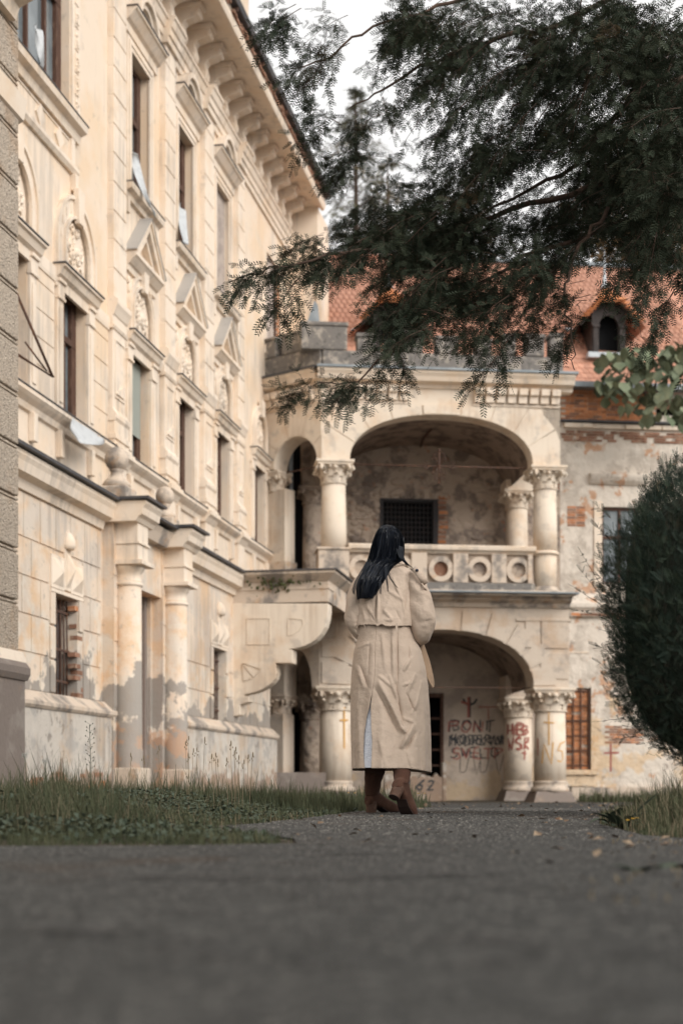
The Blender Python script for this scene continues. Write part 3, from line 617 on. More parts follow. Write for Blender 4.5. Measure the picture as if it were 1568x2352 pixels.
# portico: piers, engaged columns, blocks, bricked-up doorway
portico=[(21.85,0),(24.2,1)]
for yc,k_ in portico:
    s=Y2S(yc,1.09); r=.2
    pr=MB().box(F,s-.33,s+.33,NA,.98,-.3,4.2).build('pier','annex',house)
    for z in (1.35,1.85,2.35,2.85,3.35): MB().box(F,s-.332,s+.332,.979,.99,z,z+.47).build('pier_block','annex',pr)
    c=F.P(s,1.1,0)
    co=MB().lathe((c[0],c[1],-.3),[(.225,0),(.225,1.0),(.215,1.03),(.2,3.58)],32).build('column','annex',house)
    MB().lathe((c[0],c[1],3.2),[(.2,0),(.225,.01),(.225,.05),(.2,.06),(.2,.2),(.23,.23),(.255,.29),(.255,.31),(.2,.31)],32).build('column_neck','trim',co)
    MB().box(F,s-.29,s+.29,.8,1.42,3.51,3.58).build('abacus','trim',co,bevel=.008)
    MB().box(F,s-.24,s+.24,.8,1.34,3.58,3.82).box(F,s-.26,s+.26,.8,1.37,3.82,3.86).box(F,s-.24,s+.24,.8,1.34,3.86,4.16).build('entablature_block','trim',house,bevel=.01)
    MB().prof(F,[(NA,4.14),(1.36,4.14),(1.4,4.2),(1.46,4.24),(1.48,4.34),(1.52,4.4),(1.52,4.44),(NA,4.46)],s-.42,s+.42).build('portico_cornice','trim',house)
    MB().box(F,s-.47,s+.47,.3,1.58,4.46,4.50).build('roof_sheet','darkmetal',house)
    MB().box(F,s-.3,s+.3,NA,1.36,-.35,.42).build('column_foot','weather',house,bevel=.02)
sA,sB=Y2S(21.85,1.09),Y2S(24.2,1.09)
MB().box(F,sA+.33,sB-.33,NA,.96,3.3,4.2).build('door_head_wall','annex',house)
MB().prof(F,[(NA,4.1),(1.1,4.12),(1.16,4.28),(1.2,4.36),(NA,4.4)],sA+.43,sB-.43).build('broken_cornice','weather',house)
MB().box(F,sA+.35,sB-.35,.6,1.3,4.42,4.46).build('roof_sheet','darkmetal',house)
MB().box(F,door[0],door[1],.55,.66,-.3,3.3).build('door_infill','mortar',house)
inf=bpy.data.objects['door_infill']
MB().box(F,door[1]-.12,door[1],.66,.74,-.3,3.3).build('door_frame','greybase',house)
for r_ in range(42):
    for c_ in range(3):
        piece('brick',BR,inf,F.mtx(door[1]-.26-c_*.245-(.12 if r_%2 else 0),.665-.02,.0+r_*.078))
# sweeping console wall of the balcony and its entablature
sb=Y2S(29.06,NA)
def nu(u,s):   # offset n whose picture column is u at station s
    t=(u-CU)/FP; return (t*(F.o[1]+s*F.d[1])-F.o[0]-s*F.d[0])/(F.n[0]-t*F.n[1])
out=[(534,1386),(753,1386),(753.5,1403),(751,1422),(746,1439),(737,1455),(726,1468),(713,1477),(698,1484),(680,1489),(663,1491),(672,1493),(671.5,1523),(633,1523),(633,1534),(634.5,1545),(631,1558),(624,1568),(613.5,1576),(604,1582),(594,1587),(577,1592),(560.5,1595),(560.5,1599),(572,1600),(572,1612),(551,1618),(551,1642),(531,1646)]
pts=[]
for u,v in out:
    n=nu(u,sb); y=F.P(sb,n,0)[1]; pts.append((n,CH+(HV-v)/FP*y))
class SF:                                            # frame across the front: 'along' = n of F, outwards = towards the camera
    d=F.n; n=(-F.d[0],-F.d[1]); o=F.P(sb,0,0)[:2]
    P=staticmethod(lambda a,n,z:(SF.o[0]+a*F.n[0]-n*F.d[0], SF.o[1]+a*F.n[1]-n*F.d[1], z))
cons=MB().extr(SF,pts,0,-.38).build('console_wall','arcstone',house,bevel=.02)
def ring(pl,w,n): 
    c=(sum(p[0] for p in pl)/len(pl),sum(p[1] for p in pl)/len(pl)); inn=[(x+(c[0]-x)*w,z+(c[1]-z)*w) for x,z in pl]; k=len(pl); m=MB()
    for i in range(k):
        j=(i+1)%k; m.extr(SF,[pl[i],pl[j],inn[j],inn[i]],0,n)
    return m
def px(u,v): n=nu(u,sb); return (n,CH+(HV-v)/FP*F.P(sb,n,0)[1])
ring([px(u,v) for u,v in ((567,1419),(621,1419),(621,1481),(567,1481))],.07,.014).build('sunk_panel','arcstone',cons)
ring([px(u,v) for u,v in ((661,1419),(696,1422),(697,1435),(688,1448),(674,1458),(661,1460))],.07,.014).build('sunk_panel','arcstone',cons)
for (u0,v0),(u1,v1),(u2,v2) in (((557,1523),(600,1521),(598,1537)),((557,1525),(597,1541),(583,1556)),((557,1528),(580,1558),(560,1565))):
    MB().extr(SF,[px(u0,v0),px(u1,v1),px(u2,v2)],0,.025).build('fan_facet','arcstone',cons)
nE=2.78
MB().box(SF,.8,nE,-.02,-.55,3.86,4.12).box(SF,.8,nE+.02,.0,-.55,4.12,4.16).box(SF,.8,nE,-.02,-.55,4.16,4.3).build('balcony_frieze','weather',house)
MB().box(SF,nE-.02,nE+.001,-.56,-5.0,3.86,4.3).build('balcony_side_frieze','weather',house)
sl_=MB(); cor=[(0,4.28),(.06,4.3),(.1,4.36),(.16,4.4),(.18,4.46),(0,4.46)]
for off,z in cor: pass
sl_.add([SF.P(a,n,z) for (a,n,z) in [(.8,.0,4.28),(nE,.0,4.28),(nE,-5.4,4.28),(.8,-5.4,4.28),(.8,.17,4.42),(nE+.17,.17,4.42),(nE+.17,-5.4,4.42),(.8,-5.4,4.42),(.8,.17,4.47),(nE+.17,.17,4.47),(nE+.17,-5.4,4.47),(.8,-5.4,4.47)]],
 [(0,3,2,1),(0,1,5,4),(1,2,6,5),(4,5,9,8),(5,6,10,9),(8,9,10,11),(2,3,7,6),(6,7,11,10)])
sl_.build('balcony_slab','weather',house)
MB().box(SF,.5,nE+.22,.2,-5.4,4.472,4.50).build('roof_sheet','darkmetal',house)
ms=MB(); random.seed(5)
for k_ in range(90): a=random.gauss(1.75,.35); ms.ball(SF.P(a,random.uniform(.0,.12),4.25+random.gauss(0,.08)),random.uniform(.01,.035),5,4)
ms.build('moss_patch','moss',house,kind='stuff')
# ------------------------------------------------------------ two storey porch (loggia) with its canted corner bay
A=Frame(-.19,34.45,5.19,.55); NB=-3.2
porch=thing('loggia',(2.5,35,-.27),'two storey stone loggia with wide arches, carved capitals and roundel balustrade','loggia')
sL=A.su(738,.25); sR=A.su(1285,.25)
def cyl(c,r): return None
def capital(fr,s,n,z0,z1,r,half,par,m='arcstone',sq=False):
    c=fr.P(s,n,0); w=MB(); H=z1-z0; ab=.11*H/.5
    w.lathe((c[0],c[1],z0),[(r*1.0,0),(r*1.12,.015),(r*1.14,.04),(r*1.0,.06),(r*1.02,H*.3),(r*1.18,H*.7),(r*1.35,H-ab)],20)
    for row,(zz,hh,rr,cnt,ph) in enumerate(((.06,H*.42,1.0,8,0),(.06+H*.22,H*.46,1.08,8,.5))):
        for i in range(cnt):
            a=2*math.pi*(i+ph)/cnt+.2; rows=[]
            for j in range(6):
                t=j/5; q=r*(rr+.10+.30*t**2.2); zc=z0+zz+hh*(t if t<.85 else .85-(t-.85)*.9); wd=r*.34*(1-.45*t)*(1.1 if j%2 else .8)
                rows.append([(c[0]+q*math.cos(a)+wd*k*-math.sin(a)-abs(k)*.06*math.cos(a)*r, c[1]+q*math.sin(a)+wd*k*math.cos(a)-abs(k)*.06*math.sin(a)*r, zc) for k in (-1,-.45,0,.45,1)])
            w.grid(rows)
            q=r*(rr+.38); w.ball((c[0]+q*math.cos(a),c[1]+q*math.sin(a),z0+zz+hh*.84),(r*.13,r*.13,r*.10),7,5)
    for i in range(4):                                # corner volutes
        a=math.atan2(fr.d[1],fr.d[0])+math.pi/4+i*math.pi/2
        for da in (-.12,.12):
            pts=[(c[0]+q*math.cos(a+da),c[1]+q*math.sin(a+da),z0+zq) for q,zq in ((r*1.15,H*.5),(r*1.4,H*.72),(half*1.18,H-ab-.03),(half*1.24,H-ab-.09),(half*1.14,H-ab-.12),(half*1.1,H-ab-.07))]
            w.tube(pts,[.03,.035,.04,.04,.032,.02],6)
        b=a+math.pi/4; w.ball((c[0]+r*1.42*math.cos(b),c[1]+r*1.42*math.sin(b),z1-ab-.06),(r*.2,r*.2,r*.17),8,5)
    co=w.build('capital',m,par)
    MB().box(fr,s-half,s+half,n-half,n+half,z1-ab*.55,z1).box(fr,s-half*.93,s+half*.93,n-half*.93,n+half*.93,z1-ab,z1-ab*.55).build('abacus',m,co,bevel=.012)
    return co
def column(fr,s,n,z0,zc0,zc1,r,half,m,mb_='arcstone',base=None,par=porch):
    c=fr.P(s,n,0)
    o=MB().lathe((c[0],c[1],z0),[(r*1.04,0),(r*1.03,(zc0-z0)*.35),(r*.96,zc0-z0)],32).build('column',m,par)
    capital(fr,s,n,zc0,zc1,r*.96,half,o,mb_); return o
# --- upper storey
zS=A.zv(766,1063,0)          # springing
zA=A.zv(1010,953,.25); zT=A.zv(1010,905,.25)
uL,uR=A.su(803,.25),A.su(1222,.25); usc,uhw=(uL+uR)/2,(uR-uL)/2
archwall(MB(),A,sL,sR,zT+.12,.25,-.25,usc,uhw,zS,zA-zS,p=2.25).build('upper_arch_wall','arcstone',porch)
voussoirs(A,porch,'arcstone',usc,uhw,zS,zA-zS,.25,9,.8,zT-.28,proud=.02,key=1,smax=sR+.0,smin=sL)
zc=A.zv(1010,880,.6)
C0=Vector(F.P(F.su(611,0),0,0)); C1=Vector(A.P(sL,.25,0))
K=Frame(C0.x,C0.y,C1.x-C0.x,C1.y-C0.y); KL=(C1-C0).length
def kwall(ua,ub,zs,rise,z1,nm,m,th=.5,pp=2.0):
    a,b=K.su(ua,0),K.su(ub,0)
    archwall(MB(),K,0,KL,z1,0,-th,(a+b)/2,(b-a)/2,zs,rise,p=pp).build(nm,m,porch)
    return a,b
kz=K.zv(640,1081,0)
ka,kb=kwall(630,728,zS-.02,K.zv(685,1000,0)-zS,zT+.12,'canted_arch_wall','arcstone')
voussoirs(K,porch,'arcstone',(ka+kb)/2,(kb-ka)/2,zS-.02,K.zv(685,1000,0)-zS,0,5,.62,zT-.28,proud=.016,smax=KL,smin=0,p=2.0)
cprof=lambda b:[(b-.2,zT+.12),(b+.05,zT+.12),(b+.08,zT+.2),(b+.26,zT+.24),(b+.3,zT+.34),(b+.36,zT+.42),(b+.36,zT+.47),(b-.2,zT+.47)]
MB().prof(A,cprof(.25),sL-.12,sR+.3).build('cornice','trim',porch)
MB().prof(K,cprof(0),0,KL+.02).build('cornice','trim',porch)
MB().box(A,sL-.14,sR+.36,-.1,.66,zT+.475,zT+.53).build('coping_sheet','zinc',porch); MB().box(K,0,KL+.08,-.3,.40,zT+.47,zT+.52).build('coping_sheet','darkmetal',porch)
MB().box(A,sR-.02,sR+.02,-3.2,-.25,zS,zT+.47).build('side_wall_top','arcstone',porch) if 0 else None
for s0_,s1_ in ((A.su(812,.3),A.su(940,.3)),(A.su(1086,.3),sR)):
    n_=max(1,round((s1_-s0_)/.27)); st_=(s1_-s0_)/n_
    for k_ in range(n_): MB().prof(A,[(.25,zT-.2),(.36,zT-.2),(.38,zT-.04),(.46,zT-.02),(.48,zT+.13),(.25,zT+.13)],s0_+k_*st_+.03,s0_+(k_+1)*st_-.03).build('dentil','trim',porch,bevel=.01)
    MB().box(A,s0_,s1_,.25,.29,zT-.27,zT-.215).build('dentil_rail','trim',porch)
nk=int((KL-.1)/.25)
for k_ in range(nk): MB().prof(K,[(0,zT-.2),(.11,zT-.2),(.13,zT-.04),(.21,zT-.02),(.23,zT+.13),(0,zT+.13)],.08+k_*.25,.08+k_*.25+.19).build('dentil','trim',porch,bevel=.01)
MB().box(K,.02,KL-.03,0,.04,zT-.27,zT-.215).build('dentil_rail','trim',porch)
# parapet with merlons
pz=zT+.53
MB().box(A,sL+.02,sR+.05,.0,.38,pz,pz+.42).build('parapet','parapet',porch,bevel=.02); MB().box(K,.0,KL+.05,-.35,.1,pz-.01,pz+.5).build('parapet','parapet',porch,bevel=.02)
random.seed(9)
for ua,ub,h in ((691,797,.98),(820,862,.74),(886,905,.6),(929,971,.82),(1000,1052,.74),(1090,1128,.70),(1154,1184,.84),(1206,1249,.86),(1262,1292,.9)):
    a,b=A.su(ua,.38),A.su(ub,.38)
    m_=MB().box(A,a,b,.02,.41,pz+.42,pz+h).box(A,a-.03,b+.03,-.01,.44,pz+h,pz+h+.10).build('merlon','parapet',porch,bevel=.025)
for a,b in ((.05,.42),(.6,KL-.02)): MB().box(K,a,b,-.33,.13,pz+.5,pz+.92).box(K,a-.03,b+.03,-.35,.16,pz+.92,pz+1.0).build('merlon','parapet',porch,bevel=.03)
# slabs and vaults
zF=A.zv(1100,1358,.9)         # balcony floor level
def vault(z0,hw,sc_,zs,rise,nm,m,p=2.25,n0=-.25):
    v=MB(); rows=[]
    for n in (n0,-1.2,-2.2,NB+.02): rows.append([A.P(*(lambda q:(q[0],n,q[1]))(ell(sc_,hw,zs,rise,i/28,p))) for i in range(29)])
    v.grid(rows); return v.build(nm,m,porch)
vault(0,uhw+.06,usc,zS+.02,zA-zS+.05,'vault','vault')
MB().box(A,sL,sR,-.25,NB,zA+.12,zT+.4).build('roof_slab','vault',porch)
for i_,s_ in enumerate((usc-.02,)): MB().tube([A.P(usc+ q,-1.3-.9*i,zA+.03-abs(q)*.1) for i,q in enumerate((0,-.05,.03))],.03,6).build('vault_rib','iron',porch)
# side (right) and left inner arches running back
SR=Frame(*A.P(sR,.25,0)[:2],-A.n[0],-A.n[1])      # runs to the back, outward = right
SRn=1 if (SR.n[0]>0) else -1
zsd=zS-.28
archwall(MB(),SR,.0,-NB+.25,zT+.12,0,-.42*SRn,1.72,.98,zS,.75,p=2.0).build('side_arch_wall','arcstone',porch)
ux=5.22
# columns: front pair, rear pair
cap0=A.zv(766,1116,0)
column(A,0,0,A.zv(766,1262,0)-.02,cap0,zS,.30,.46,'arcstone')
rc=column(A,ux,0,A.zv(1250,1270,0),cap0-.02,zS-.02,.285,.45,'arcstone')
rzt=A.zv(1250,1270,0); c=A.P(ux,0,0)
MB().lathe((c[0],c[1],zF+.2),[(.27,0),(.29,rzt-zF-.26)],40,flute=.07).build('fluted_drum','arcstone',rc)
MB().lathe((c[0],c[1],rzt-.08),[(.3,0),(.35,.03),(.35,.06),(.3,.1)],28).build('drum_ring','trim',rc)
MB().lathe((c[0],c[1],zF+.08),[(.36,0),(.38,.05),(.33,.1),(.29,.16)],28).build('column_base','weather',rc); MB().box(A,ux-.36,ux+.36,-.36,.36,zF,zF+.1).build('base_block','parapet',rc)
lz=A.zv(766,1262,0)
MB().box(A,-.4,.34,-.36,.36,zF,lz-.06).box(A,-.44,.38,-.4,.4,lz-.06,lz).build('pedestal','weather',porch,bevel=.015)
nr=-2.65
sr=A.su(1186,nr)
column(A,sr,nr,zF,A.zv(1186,1172,nr),A.zv(1186,1130,nr),.29,.42,'arcstone')
MB().box(A,sr-.36,sr+.36,nr-.4,nr+.36,A.zv(1186,1130,nr),zS+.2).build('impost_pier','arcstone',porch)
sl2=A.su(719,nr); column(A,sl2,nr,zF,A.zv(719,1160,nr),A.zv(719,1122,nr),.27,.4,'rubble','rubble')
MB().box(A,sl2-.3,sl2+.3,nr-.4,nr+.3,A.zv(719,1122,nr),zT).build('impost_pier','rubble',porch)
# engaged pier at the mansion side
MB().box(K,0,K.su(653,0)-.0,-.4,-.02,zF-1,kz-.45).build('wall_pier','arcstone',porch,bevel=.01)
pc=K.su(636,-.2)
capital(K,pc-.02,-.2,kz-.5,kz,.2,.29,porch)
MB().box(K,0,K.su(655,0)+.03,-.42,.03,zF+.0,K.zv(640,1290,0)).build('pier_base','weather',porch,bevel=.01)
MB().tube([K.P(K.su(668,-.6),-.6,3.6),K.P(K.su(668,-.6),-.6,zS+.5)],.055,10).build('drainpipe','zinc',porch)
# tie rods and iron cross
zr=A.zv(1010,1071,0)
MB().tube([A.P(.2,0,zr),A.P(ux-.2,0,zr)],.018,6).build('tie_rod','iron',porch); MB().tube([K.P(.2,-.25,kz-.02),A.P(-.2,0,zr-.03)],.018,6).build('tie_rod','iron',porch)
cr=MB(); sc0=A.su(1008,.03); P_=lambda a,z:A.P(sc0+a,.04,zr+z)
cr.tube([P_(0,-.40),P_(0,.36)],.022,6); cr.ball(P_(0,.38),.04,8,6); cr.ball(P_(0,-.42),.035,8,6)
for sx in (-1,1):
    for sz in (-1,1):
        cr.tube([P_(sx*.05,sz*.04),P_(sx*.07,sz*.17),P_(sx*.14,sz*.22),P_(sx*.17,sz*.16),P_(sx*.12,sz*.13)],.013,5)
        cr.tube([P_(sx*.03,sz*.28),P_(sx*.10,sz*.34),P_(sx*.13,sz*.28),P_(sx*.08,sz*.25)],.012,5)
        cr.tube([P_(sx*.25,sz*.02),P_(sx*.34,sz*.1),P_(sx*.39,sz*.05),P_(sx*.35,sz*.02)],.012,5)
cr.build('iron_cross','iron',porch)
# balustrade with roundels
bz=A.zv(1100,1343,.1); tz=A.zv(1100,1273,.1)
MB().box(A,.34,ux-.36,-.02,.06,zF,tz+.02).build('balustrade_panel','mortar',porch)
MB().box(A,.34,ux-.3,-.12,.22,zF,bz+.03).build('balustrade_base','parapet',porch,bevel=.015)
MB().prof(A,[(-.14,tz),(.14,tz),(.17,tz+.04),(.26,tz+.08),(.28,tz+.16),(.2,tz+.2),(-.16,tz+.2)],.34,ux-.28).build('balustrade_rail','trim',porch)
zcr=A.zv(1100,1308,.15)
for k_,u in enumerate((830,920,1012,1101,1190)):
    s=A.su(u,.15); w=MB()
    N=28; o=[(s+.30*math.cos(2*math.pi*i/N),zcr+.31*math.sin(2*math.pi*i/N)) for i in range(N)]; n2=[(s+.18*math.cos(2*math.pi*i/N),zcr+.185*math.sin(2*math.pi*i/N)) for i in range(N)]
    for i in range(N): j=(i+1)%N; w.extr(A,[o[i],o[j],n2[j],n2[i]],.06,.17)
    w.build('roundel_ring','weather',porch)
    d=MB().extr(A,n2,.05,.075).build('roundel_disc','brickdark' if k_==2 else 'rubble',porch)
for ua,ub in ((867,885),(944,980),(1040,1074),(1128,1162),(1211,1222)):
    MB().box(A,A.su(ua,.18),A.su(ub,.18),.06,.2,bz+.035,tz-.002).build('balustrade_block','weather',porch,bevel=.012)
# ledge between the storeys
zl=A.zv(1200,1392,.55)
MB().prof(A,[(-.3,zl-.02),(.42,zl-.02),(.46,zl+.08),(.62,zl+.14),(.66,zl+.26),(.84,zl+.34),(.88,zF-.09),(.88,zF-.05),(-.3,zF-.04)],sL-.6,A.su(1308,.5)+.02).build('ledge_cornice','weather',porch)
MB().box(A,sL-.65,A.su(1328,.9),-.4,1.0,zF-.035,zF).build('ledge_sheet','zinc',porch)
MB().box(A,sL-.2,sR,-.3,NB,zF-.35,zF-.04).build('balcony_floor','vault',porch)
MB().prof(K,[(-.5,zl-.02),(.1,zl-.02),(.3,zl+.14),(.4,zF-.09),(.4,zF-.05),(-.5,zF-.04)],0,KL).build('ledge_cornice','weather',porch)
# --- lower storey
nl=.36; lR=A.su(1306,nl); lL=A.su(733,nl)
zS2=A.zv(1262,1580,nl-.0); zA2=A.zv(1015,1447,nl)
vL,vR=A.su(806,nl),A.su(1224,nl); vsc,vhw=(vL+vR)/2,(vR-vL)/2
archwall(MB(),A,lL,lR,zl,nl,-nl,vsc,vhw,zS2,zA2-zS2,p=2.2).build('lower_arch_wall','lowstone',porch)
voussoirs(A,porch,'lowstone',vsc,vhw,zS2,zA2-zS2,nl,11,.55,zl-.1,proud=.035,gap=.05)
MB().prof(A,[(nl,zl-.36),(nl+.05,zl-.34),(nl+.05,zl-.3),(nl,zl-.28)],A.su(1185,nl),lR+.03).build('string_course','lowstone',porch)
hs_=[]
for (ua,ub,va,vb) in ((1205,1238,1420,1488),(1242,1304,1420,1490),(1240,1304,1500,1560),(738,790,1470,1510),(738,800,1520,1570),(738,775,1420,1462)):
    a,b=A.su(ua,nl),A.su(ub,nl)
    MB().box(A,a,b,nl,nl+.03,A.zv(ub,vb,nl),A.zv(ub,va,nl)).build('rusticated_block','lowstone',porch,bevel=.012)
C2=Vector(A.P(lL,nl,0)); C3=Vector(F.P(F.su(600,0),.0,0)); K2=Frame(C3.x,C3.y,C2.x-C3.x,C2.y-C3.y); L2=(C2-C3).length
a2,b2=K2.su(658,0),K2.su(716,0)
archwall(MB(),K2,0,L2,zl+.1,0,-.6,(a2+b2)/2-.05,(b2-a2)/2+.05,zS2-.05,.95,p=2.0).build('lower_canted_arch','lowstone',porch)
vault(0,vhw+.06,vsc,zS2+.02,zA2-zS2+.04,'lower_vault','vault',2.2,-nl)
archwall(MB(),SR,-.1,-NB+.25,zl,0.0,-.5*SRn,1.75,.95,zS2,.8,p=2.0).build('lower_side_arch','lowstone',porch)
gz=-.28
def bigcol(s,n,r,half,zc0,zc1,mm='arcstone',foot=True):
    c=A.P(s,n,0); o=MB().lathe((c[0],c[1],gz+.5),[(r*1.03,0),(r*1.02,.8),(r*.97,zc0-gz-.5)],36).build('column',mm,porch)
    capital(A,s,n,zc0,zc1,r*.97,half,o,mm)
    MB().lathe((c[0],c[1],gz+.26),[(r*1.18,0),(r*1.24,.04),(r*1.22,.1),(r*1.08,.13),(r*1.06,.2),(r*1.1,.22),(r*1.1,.26),(r*1.0,.27)],32).build('column_base','weather',o)
    w=MB(); h=r*1.1; H=r*1.5; P=A.P
    w.add([P(s+x*H,n+y*H,gz-.1) for x,y in ((-1,-1),(1,-1),(1,1),(-1,1))]+[P(s+x*h,n+y*h,gz+.27) for x,y in ((-1,-1),(1,-1),(1,1),(-1,1))],[(0,1,5,4),(1,2,6,5),(2,3,7,6),(3,0,4,7),(4,5,6,7)])
    w.build('flared_plinth','greybase',o); return o
cz0,cz1=A.zv(1262,1637,0),zS2
bigcol(A.su(1262,0),0,.385,.53,cz0,cz1); lc=bigcol(A.su(770,0),0,.385,.53,cz0,cz1)
sr2=A.su(1189,nr); bigcol(sr2,nr,.36,.47,A.zv(1189,1650,nr),A.zv(1189,1603,nr))
MB().box(A,sr2-.42,sr2+.42,nr-.4,nr+.42,A.zv(1189,1603,nr),zS2+.5).build('impost_pier','lowstone',porch)
sl3=A.su(717,nr); bigcol(sl3,nr,.32,.42,A.zv(717,1655,nr),A.zv(717,1608,nr),'rubble')
MB().box(A,sl3-.4,sl3+.4,nr-.4,nr+.4,A.zv(717,1608,nr),zl).build('impost_pier','rubble',porch)
pz0=K2.su(642,-.3)
MB().box(K2,pz0-.42,pz0+.27,-.55,-.0,gz,K2.zv(642,1640,0)).build('wall_pier','lowstone',porch,bevel=.015)
capital(K2,pz0,-.3,K2.zv(642,1642,-.3),K2.zv(642,1598,-.3),.27,.34,porch,'lowstone')
MB().box(K2,pz0-.42,pz0+.3,-.62,.02,K2.zv(642,1598,-.3),zl+.1).build('impost_pier','lowstone',porch)
MB().box(A,-1.6,.2,NB+.1,.3,gz-.2,A.zv(690,1775,-1.)).build('threshold_step','greybase',porch)
MB().tube([A.P(.2,0,zS2+.02),A.P(ux-.2,0,zS2+.02)],.012,6).build('tie_rod','iron',porch)
# back wall of the porch with barred window and doorway
hb=[(A.su(872,NB),A.su(1005,NB),A.zv(940,1250,NB),A.zv(940,1146,NB))]
dr=(A.su(968,NB),A.su(1018,NB),gz,A.zv(1000,1592,NB))
wS=A.su(1285,NB)
wall(MB(),A,-2.4,wS,zF,zT+.3,NB,.5,hb).build('upper_back_wall','rubble',porch)
wall(MB(),A,-2.4,wS,gz-.2,zF-.36,NB,.5,[dr]).build('lower_back_wall','porchwall',porch)
MB().box(A,-2.4,wS,NB-1.2,NB-1.0,gz,zT).build('dark_room','black',porch)
MB().box(A,-2.45,-2.4,NB-.5,.0,gz,zT).build('inner_side_wall','rubble',porch)
MB().box(A,A.su(655,NB+.1),A.su(706,NB+.1),NB+.02,NB+.06,gz,A.zv(690,1480,NB)).build('dark_door','black',porch)
MB().box(A,A.su(652,NB+.1),A.su(700,NB+.1),NB+.02,NB+.06,zF,A.zv(690,1010,NB)).build('dark_door','black',porch)
a,b,c_,d_=hb[0]
g=MB().box(A,a,a+.07,NB-.1,NB+.04,c_,d_).box(A,b-.13,b,NB-.1,NB+.05,c_,d_).box(A,a,b,NB-.1,NB+.045,d_-.07,d_).build('window','darkiron',porch)
for k_ in range(13): x=a+.1+(b-a-.25)*k_/12; MB().box(A,x-.009,x+.009,NB-.06,NB-.04,c_,d_-.07).build('iron_bar','darkiron',g)
for k_ in range(9): z=c_+.06+(d_-c_-.16)*k_/8; MB().box(A,a+.07,b-.13,NB-.045,NB-.03,z,z+.016).build('iron_bar','darkiron',g)
RSM=MB().ball((0,0,0),(.17,.06,.09),9,6).mesh('rubble_stone','rubble')
random.seed(40)
for k_ in range(110):
    u_=random.uniform(800,1160); v_=random.uniform(1085,1262)
    if 866<u_<1012 and v_>1135: continue
    if u_>1012 and random.random()<.6: continue
    piece('rubble_stone',RSM,porch,A.mtx(A.su(u_,NB),NB-.005,A.zv(u_,v_,NB),(random.uniform(.5,1.25),random.uniform(.5,1),random.uniform(.6,1.2)),rot=random.uniform(-.25,.25)))
random.seed(4)
for k_ in range(12): piece('stone',BRD,porch,A.mtx(a-.02+ (k_%6)*.27,NB-.02+random.uniform(0,.02),c_-.05-.07*(k_//6),(1,1,1.1)))
for z in range(10): piece('stone',BR if z%3==0 else BRD,porch,A.mtx(b+.12+random.uniform(-.04,.04),NB-.02,c_+.08+z*.13,(1,1,1.5)))
for z in range(7):
    for q in range(3): MB().ball(A.P(a-.12-q*.3+random.uniform(-.06,.06),NB-.05,c_+.1+z*.2+random.uniform(-.04,.04)),(.13,.11,.09),8,5).build('rubble_stone','rubble',porch)
for q in range(7): MB().ball(A.P(a+.05+q*.27,NB-.05,d_+.12+random.uniform(-.02,.03)),(.09,.1,.13),8,5).build('rubble_stone','rubble',porch)
g=MB().box(A,dr[0],dr[0]+.1,NB-.1,NB+.03,gz,dr[3]).box(A,dr[1]-.08,dr[1],NB-.1,NB+.03,gz,dr[3]).box(A,dr[0]+.1,dr[1]-.08,NB-.1,NB+.02,dr[3]-.12,dr[3]).build('door_frame','wood',porch)
for k_ in range(5): z=gz+.5+k_*.42; MB().box(A,dr[0]+.1,dr[1]-.08,NB-.08,NB-.04,z,z+.05).build('grille_bar','wood',g)
nw=-1.9; lowa,lowb=A.su(884,nw),A.su(1018,nw); lt=A.zv(980,1782,nw)
w=MB(); N=16; top=[(lowa+(lowb-lowa)*i/N, lt+.05*math.sin(i*1.9)+.03*math.sin(i*3.3)) for i in range(N+1)]
w.extr(A,[(lowa,gz-.1)]+top+[(lowb,gz-.1)],nw,nw-.25).build('low_wall','plinth',porch)
MB().box(A,lowb-.02,lowb+.07,nw-.26,nw+.03,gz,lt+.35).build('low_wall_post','plinth',porch,bevel=.01)
# ------------------------------------------------------------ spray-painted writing
GL={'P':[[(0,0),(0,1),(.5,1),(.6,.8),(.5,.55),(0,.5)]],'O':[[(.3,0),(.05,.2),(0,.6),(.15,.95),(.4,1),(.6,.75),(.58,.3),(.3,0)]],
'N':[[(0,0),(0,1),(.5,0),(.55,1)]],'T':[[(0,1),(.65,1)],[(.32,1),(.32,0)]],'M':[[(0,0),(.05,1),(.3,.4),(.55,1),(.65,0)]],'D':[[(0,0),(0,1),(.45,.85),(.6,.45),(.4,.05),(0,0)]],
'R':[[(0,0),(0,1),(.5,.95),(.55,.7),(.05,.5),(.6,0)]],'K':[[(0,0),(0,1)],[(.5,1),(.02,.5),(.55,0)]],'V':[[(0,1),(.28,0),(.55,1)]],'I':[[(.2,0),(.2,1)]],
'S':[[(.55,.9),(.3,1),(.05,.8),(.15,.55),(.5,.45),(.55,.15),(.25,0),(0,.12)]],'E':[[(.5,1),(0,1),(0,0),(.55,0)],[(0,.5),(.4,.5)]],'L':[[(0,1),(0,0),(.5,0)]],
'A':[[(0,0),(.28,1),(.56,0)],[(.1,.38),(.46,.38)]],'H':[[(0,0),(0,1)],[(.5,0),(.5,1)],[(0,.5),(.5,.5)]],'B':[[(0,0),(0,1),(.45,.9),(.4,.58),(0,.5),(.5,.4),(.5,.08),(0,0)]],
'W':[[(0,1),(.15,0),(.3,.6),(.45,0),(.62,1)]],'1':[[(.05,.8),(.25,1),(.25,0)]],'6':[[(.45,1),(.1,.6),(0,.25),(.2,0),(.45,.12),(.42,.42),(.08,.4)]],
'2':[[(0,.8),(.2,1),(.45,.85),(.4,.55),(0,0),(.5,.05)]],'5':[[(.5,1),(.1,1),(.05,.55),(.4,.55),(.5,.25),(.3,0),(0,.08)]],'+':[[(.3,0),(.3,1)],[(0,.68),(.6,.68)]],'U':[[(0,1),(.05,.15),(.3,0),(.5,.2),(.5,1)]],' ':[]}
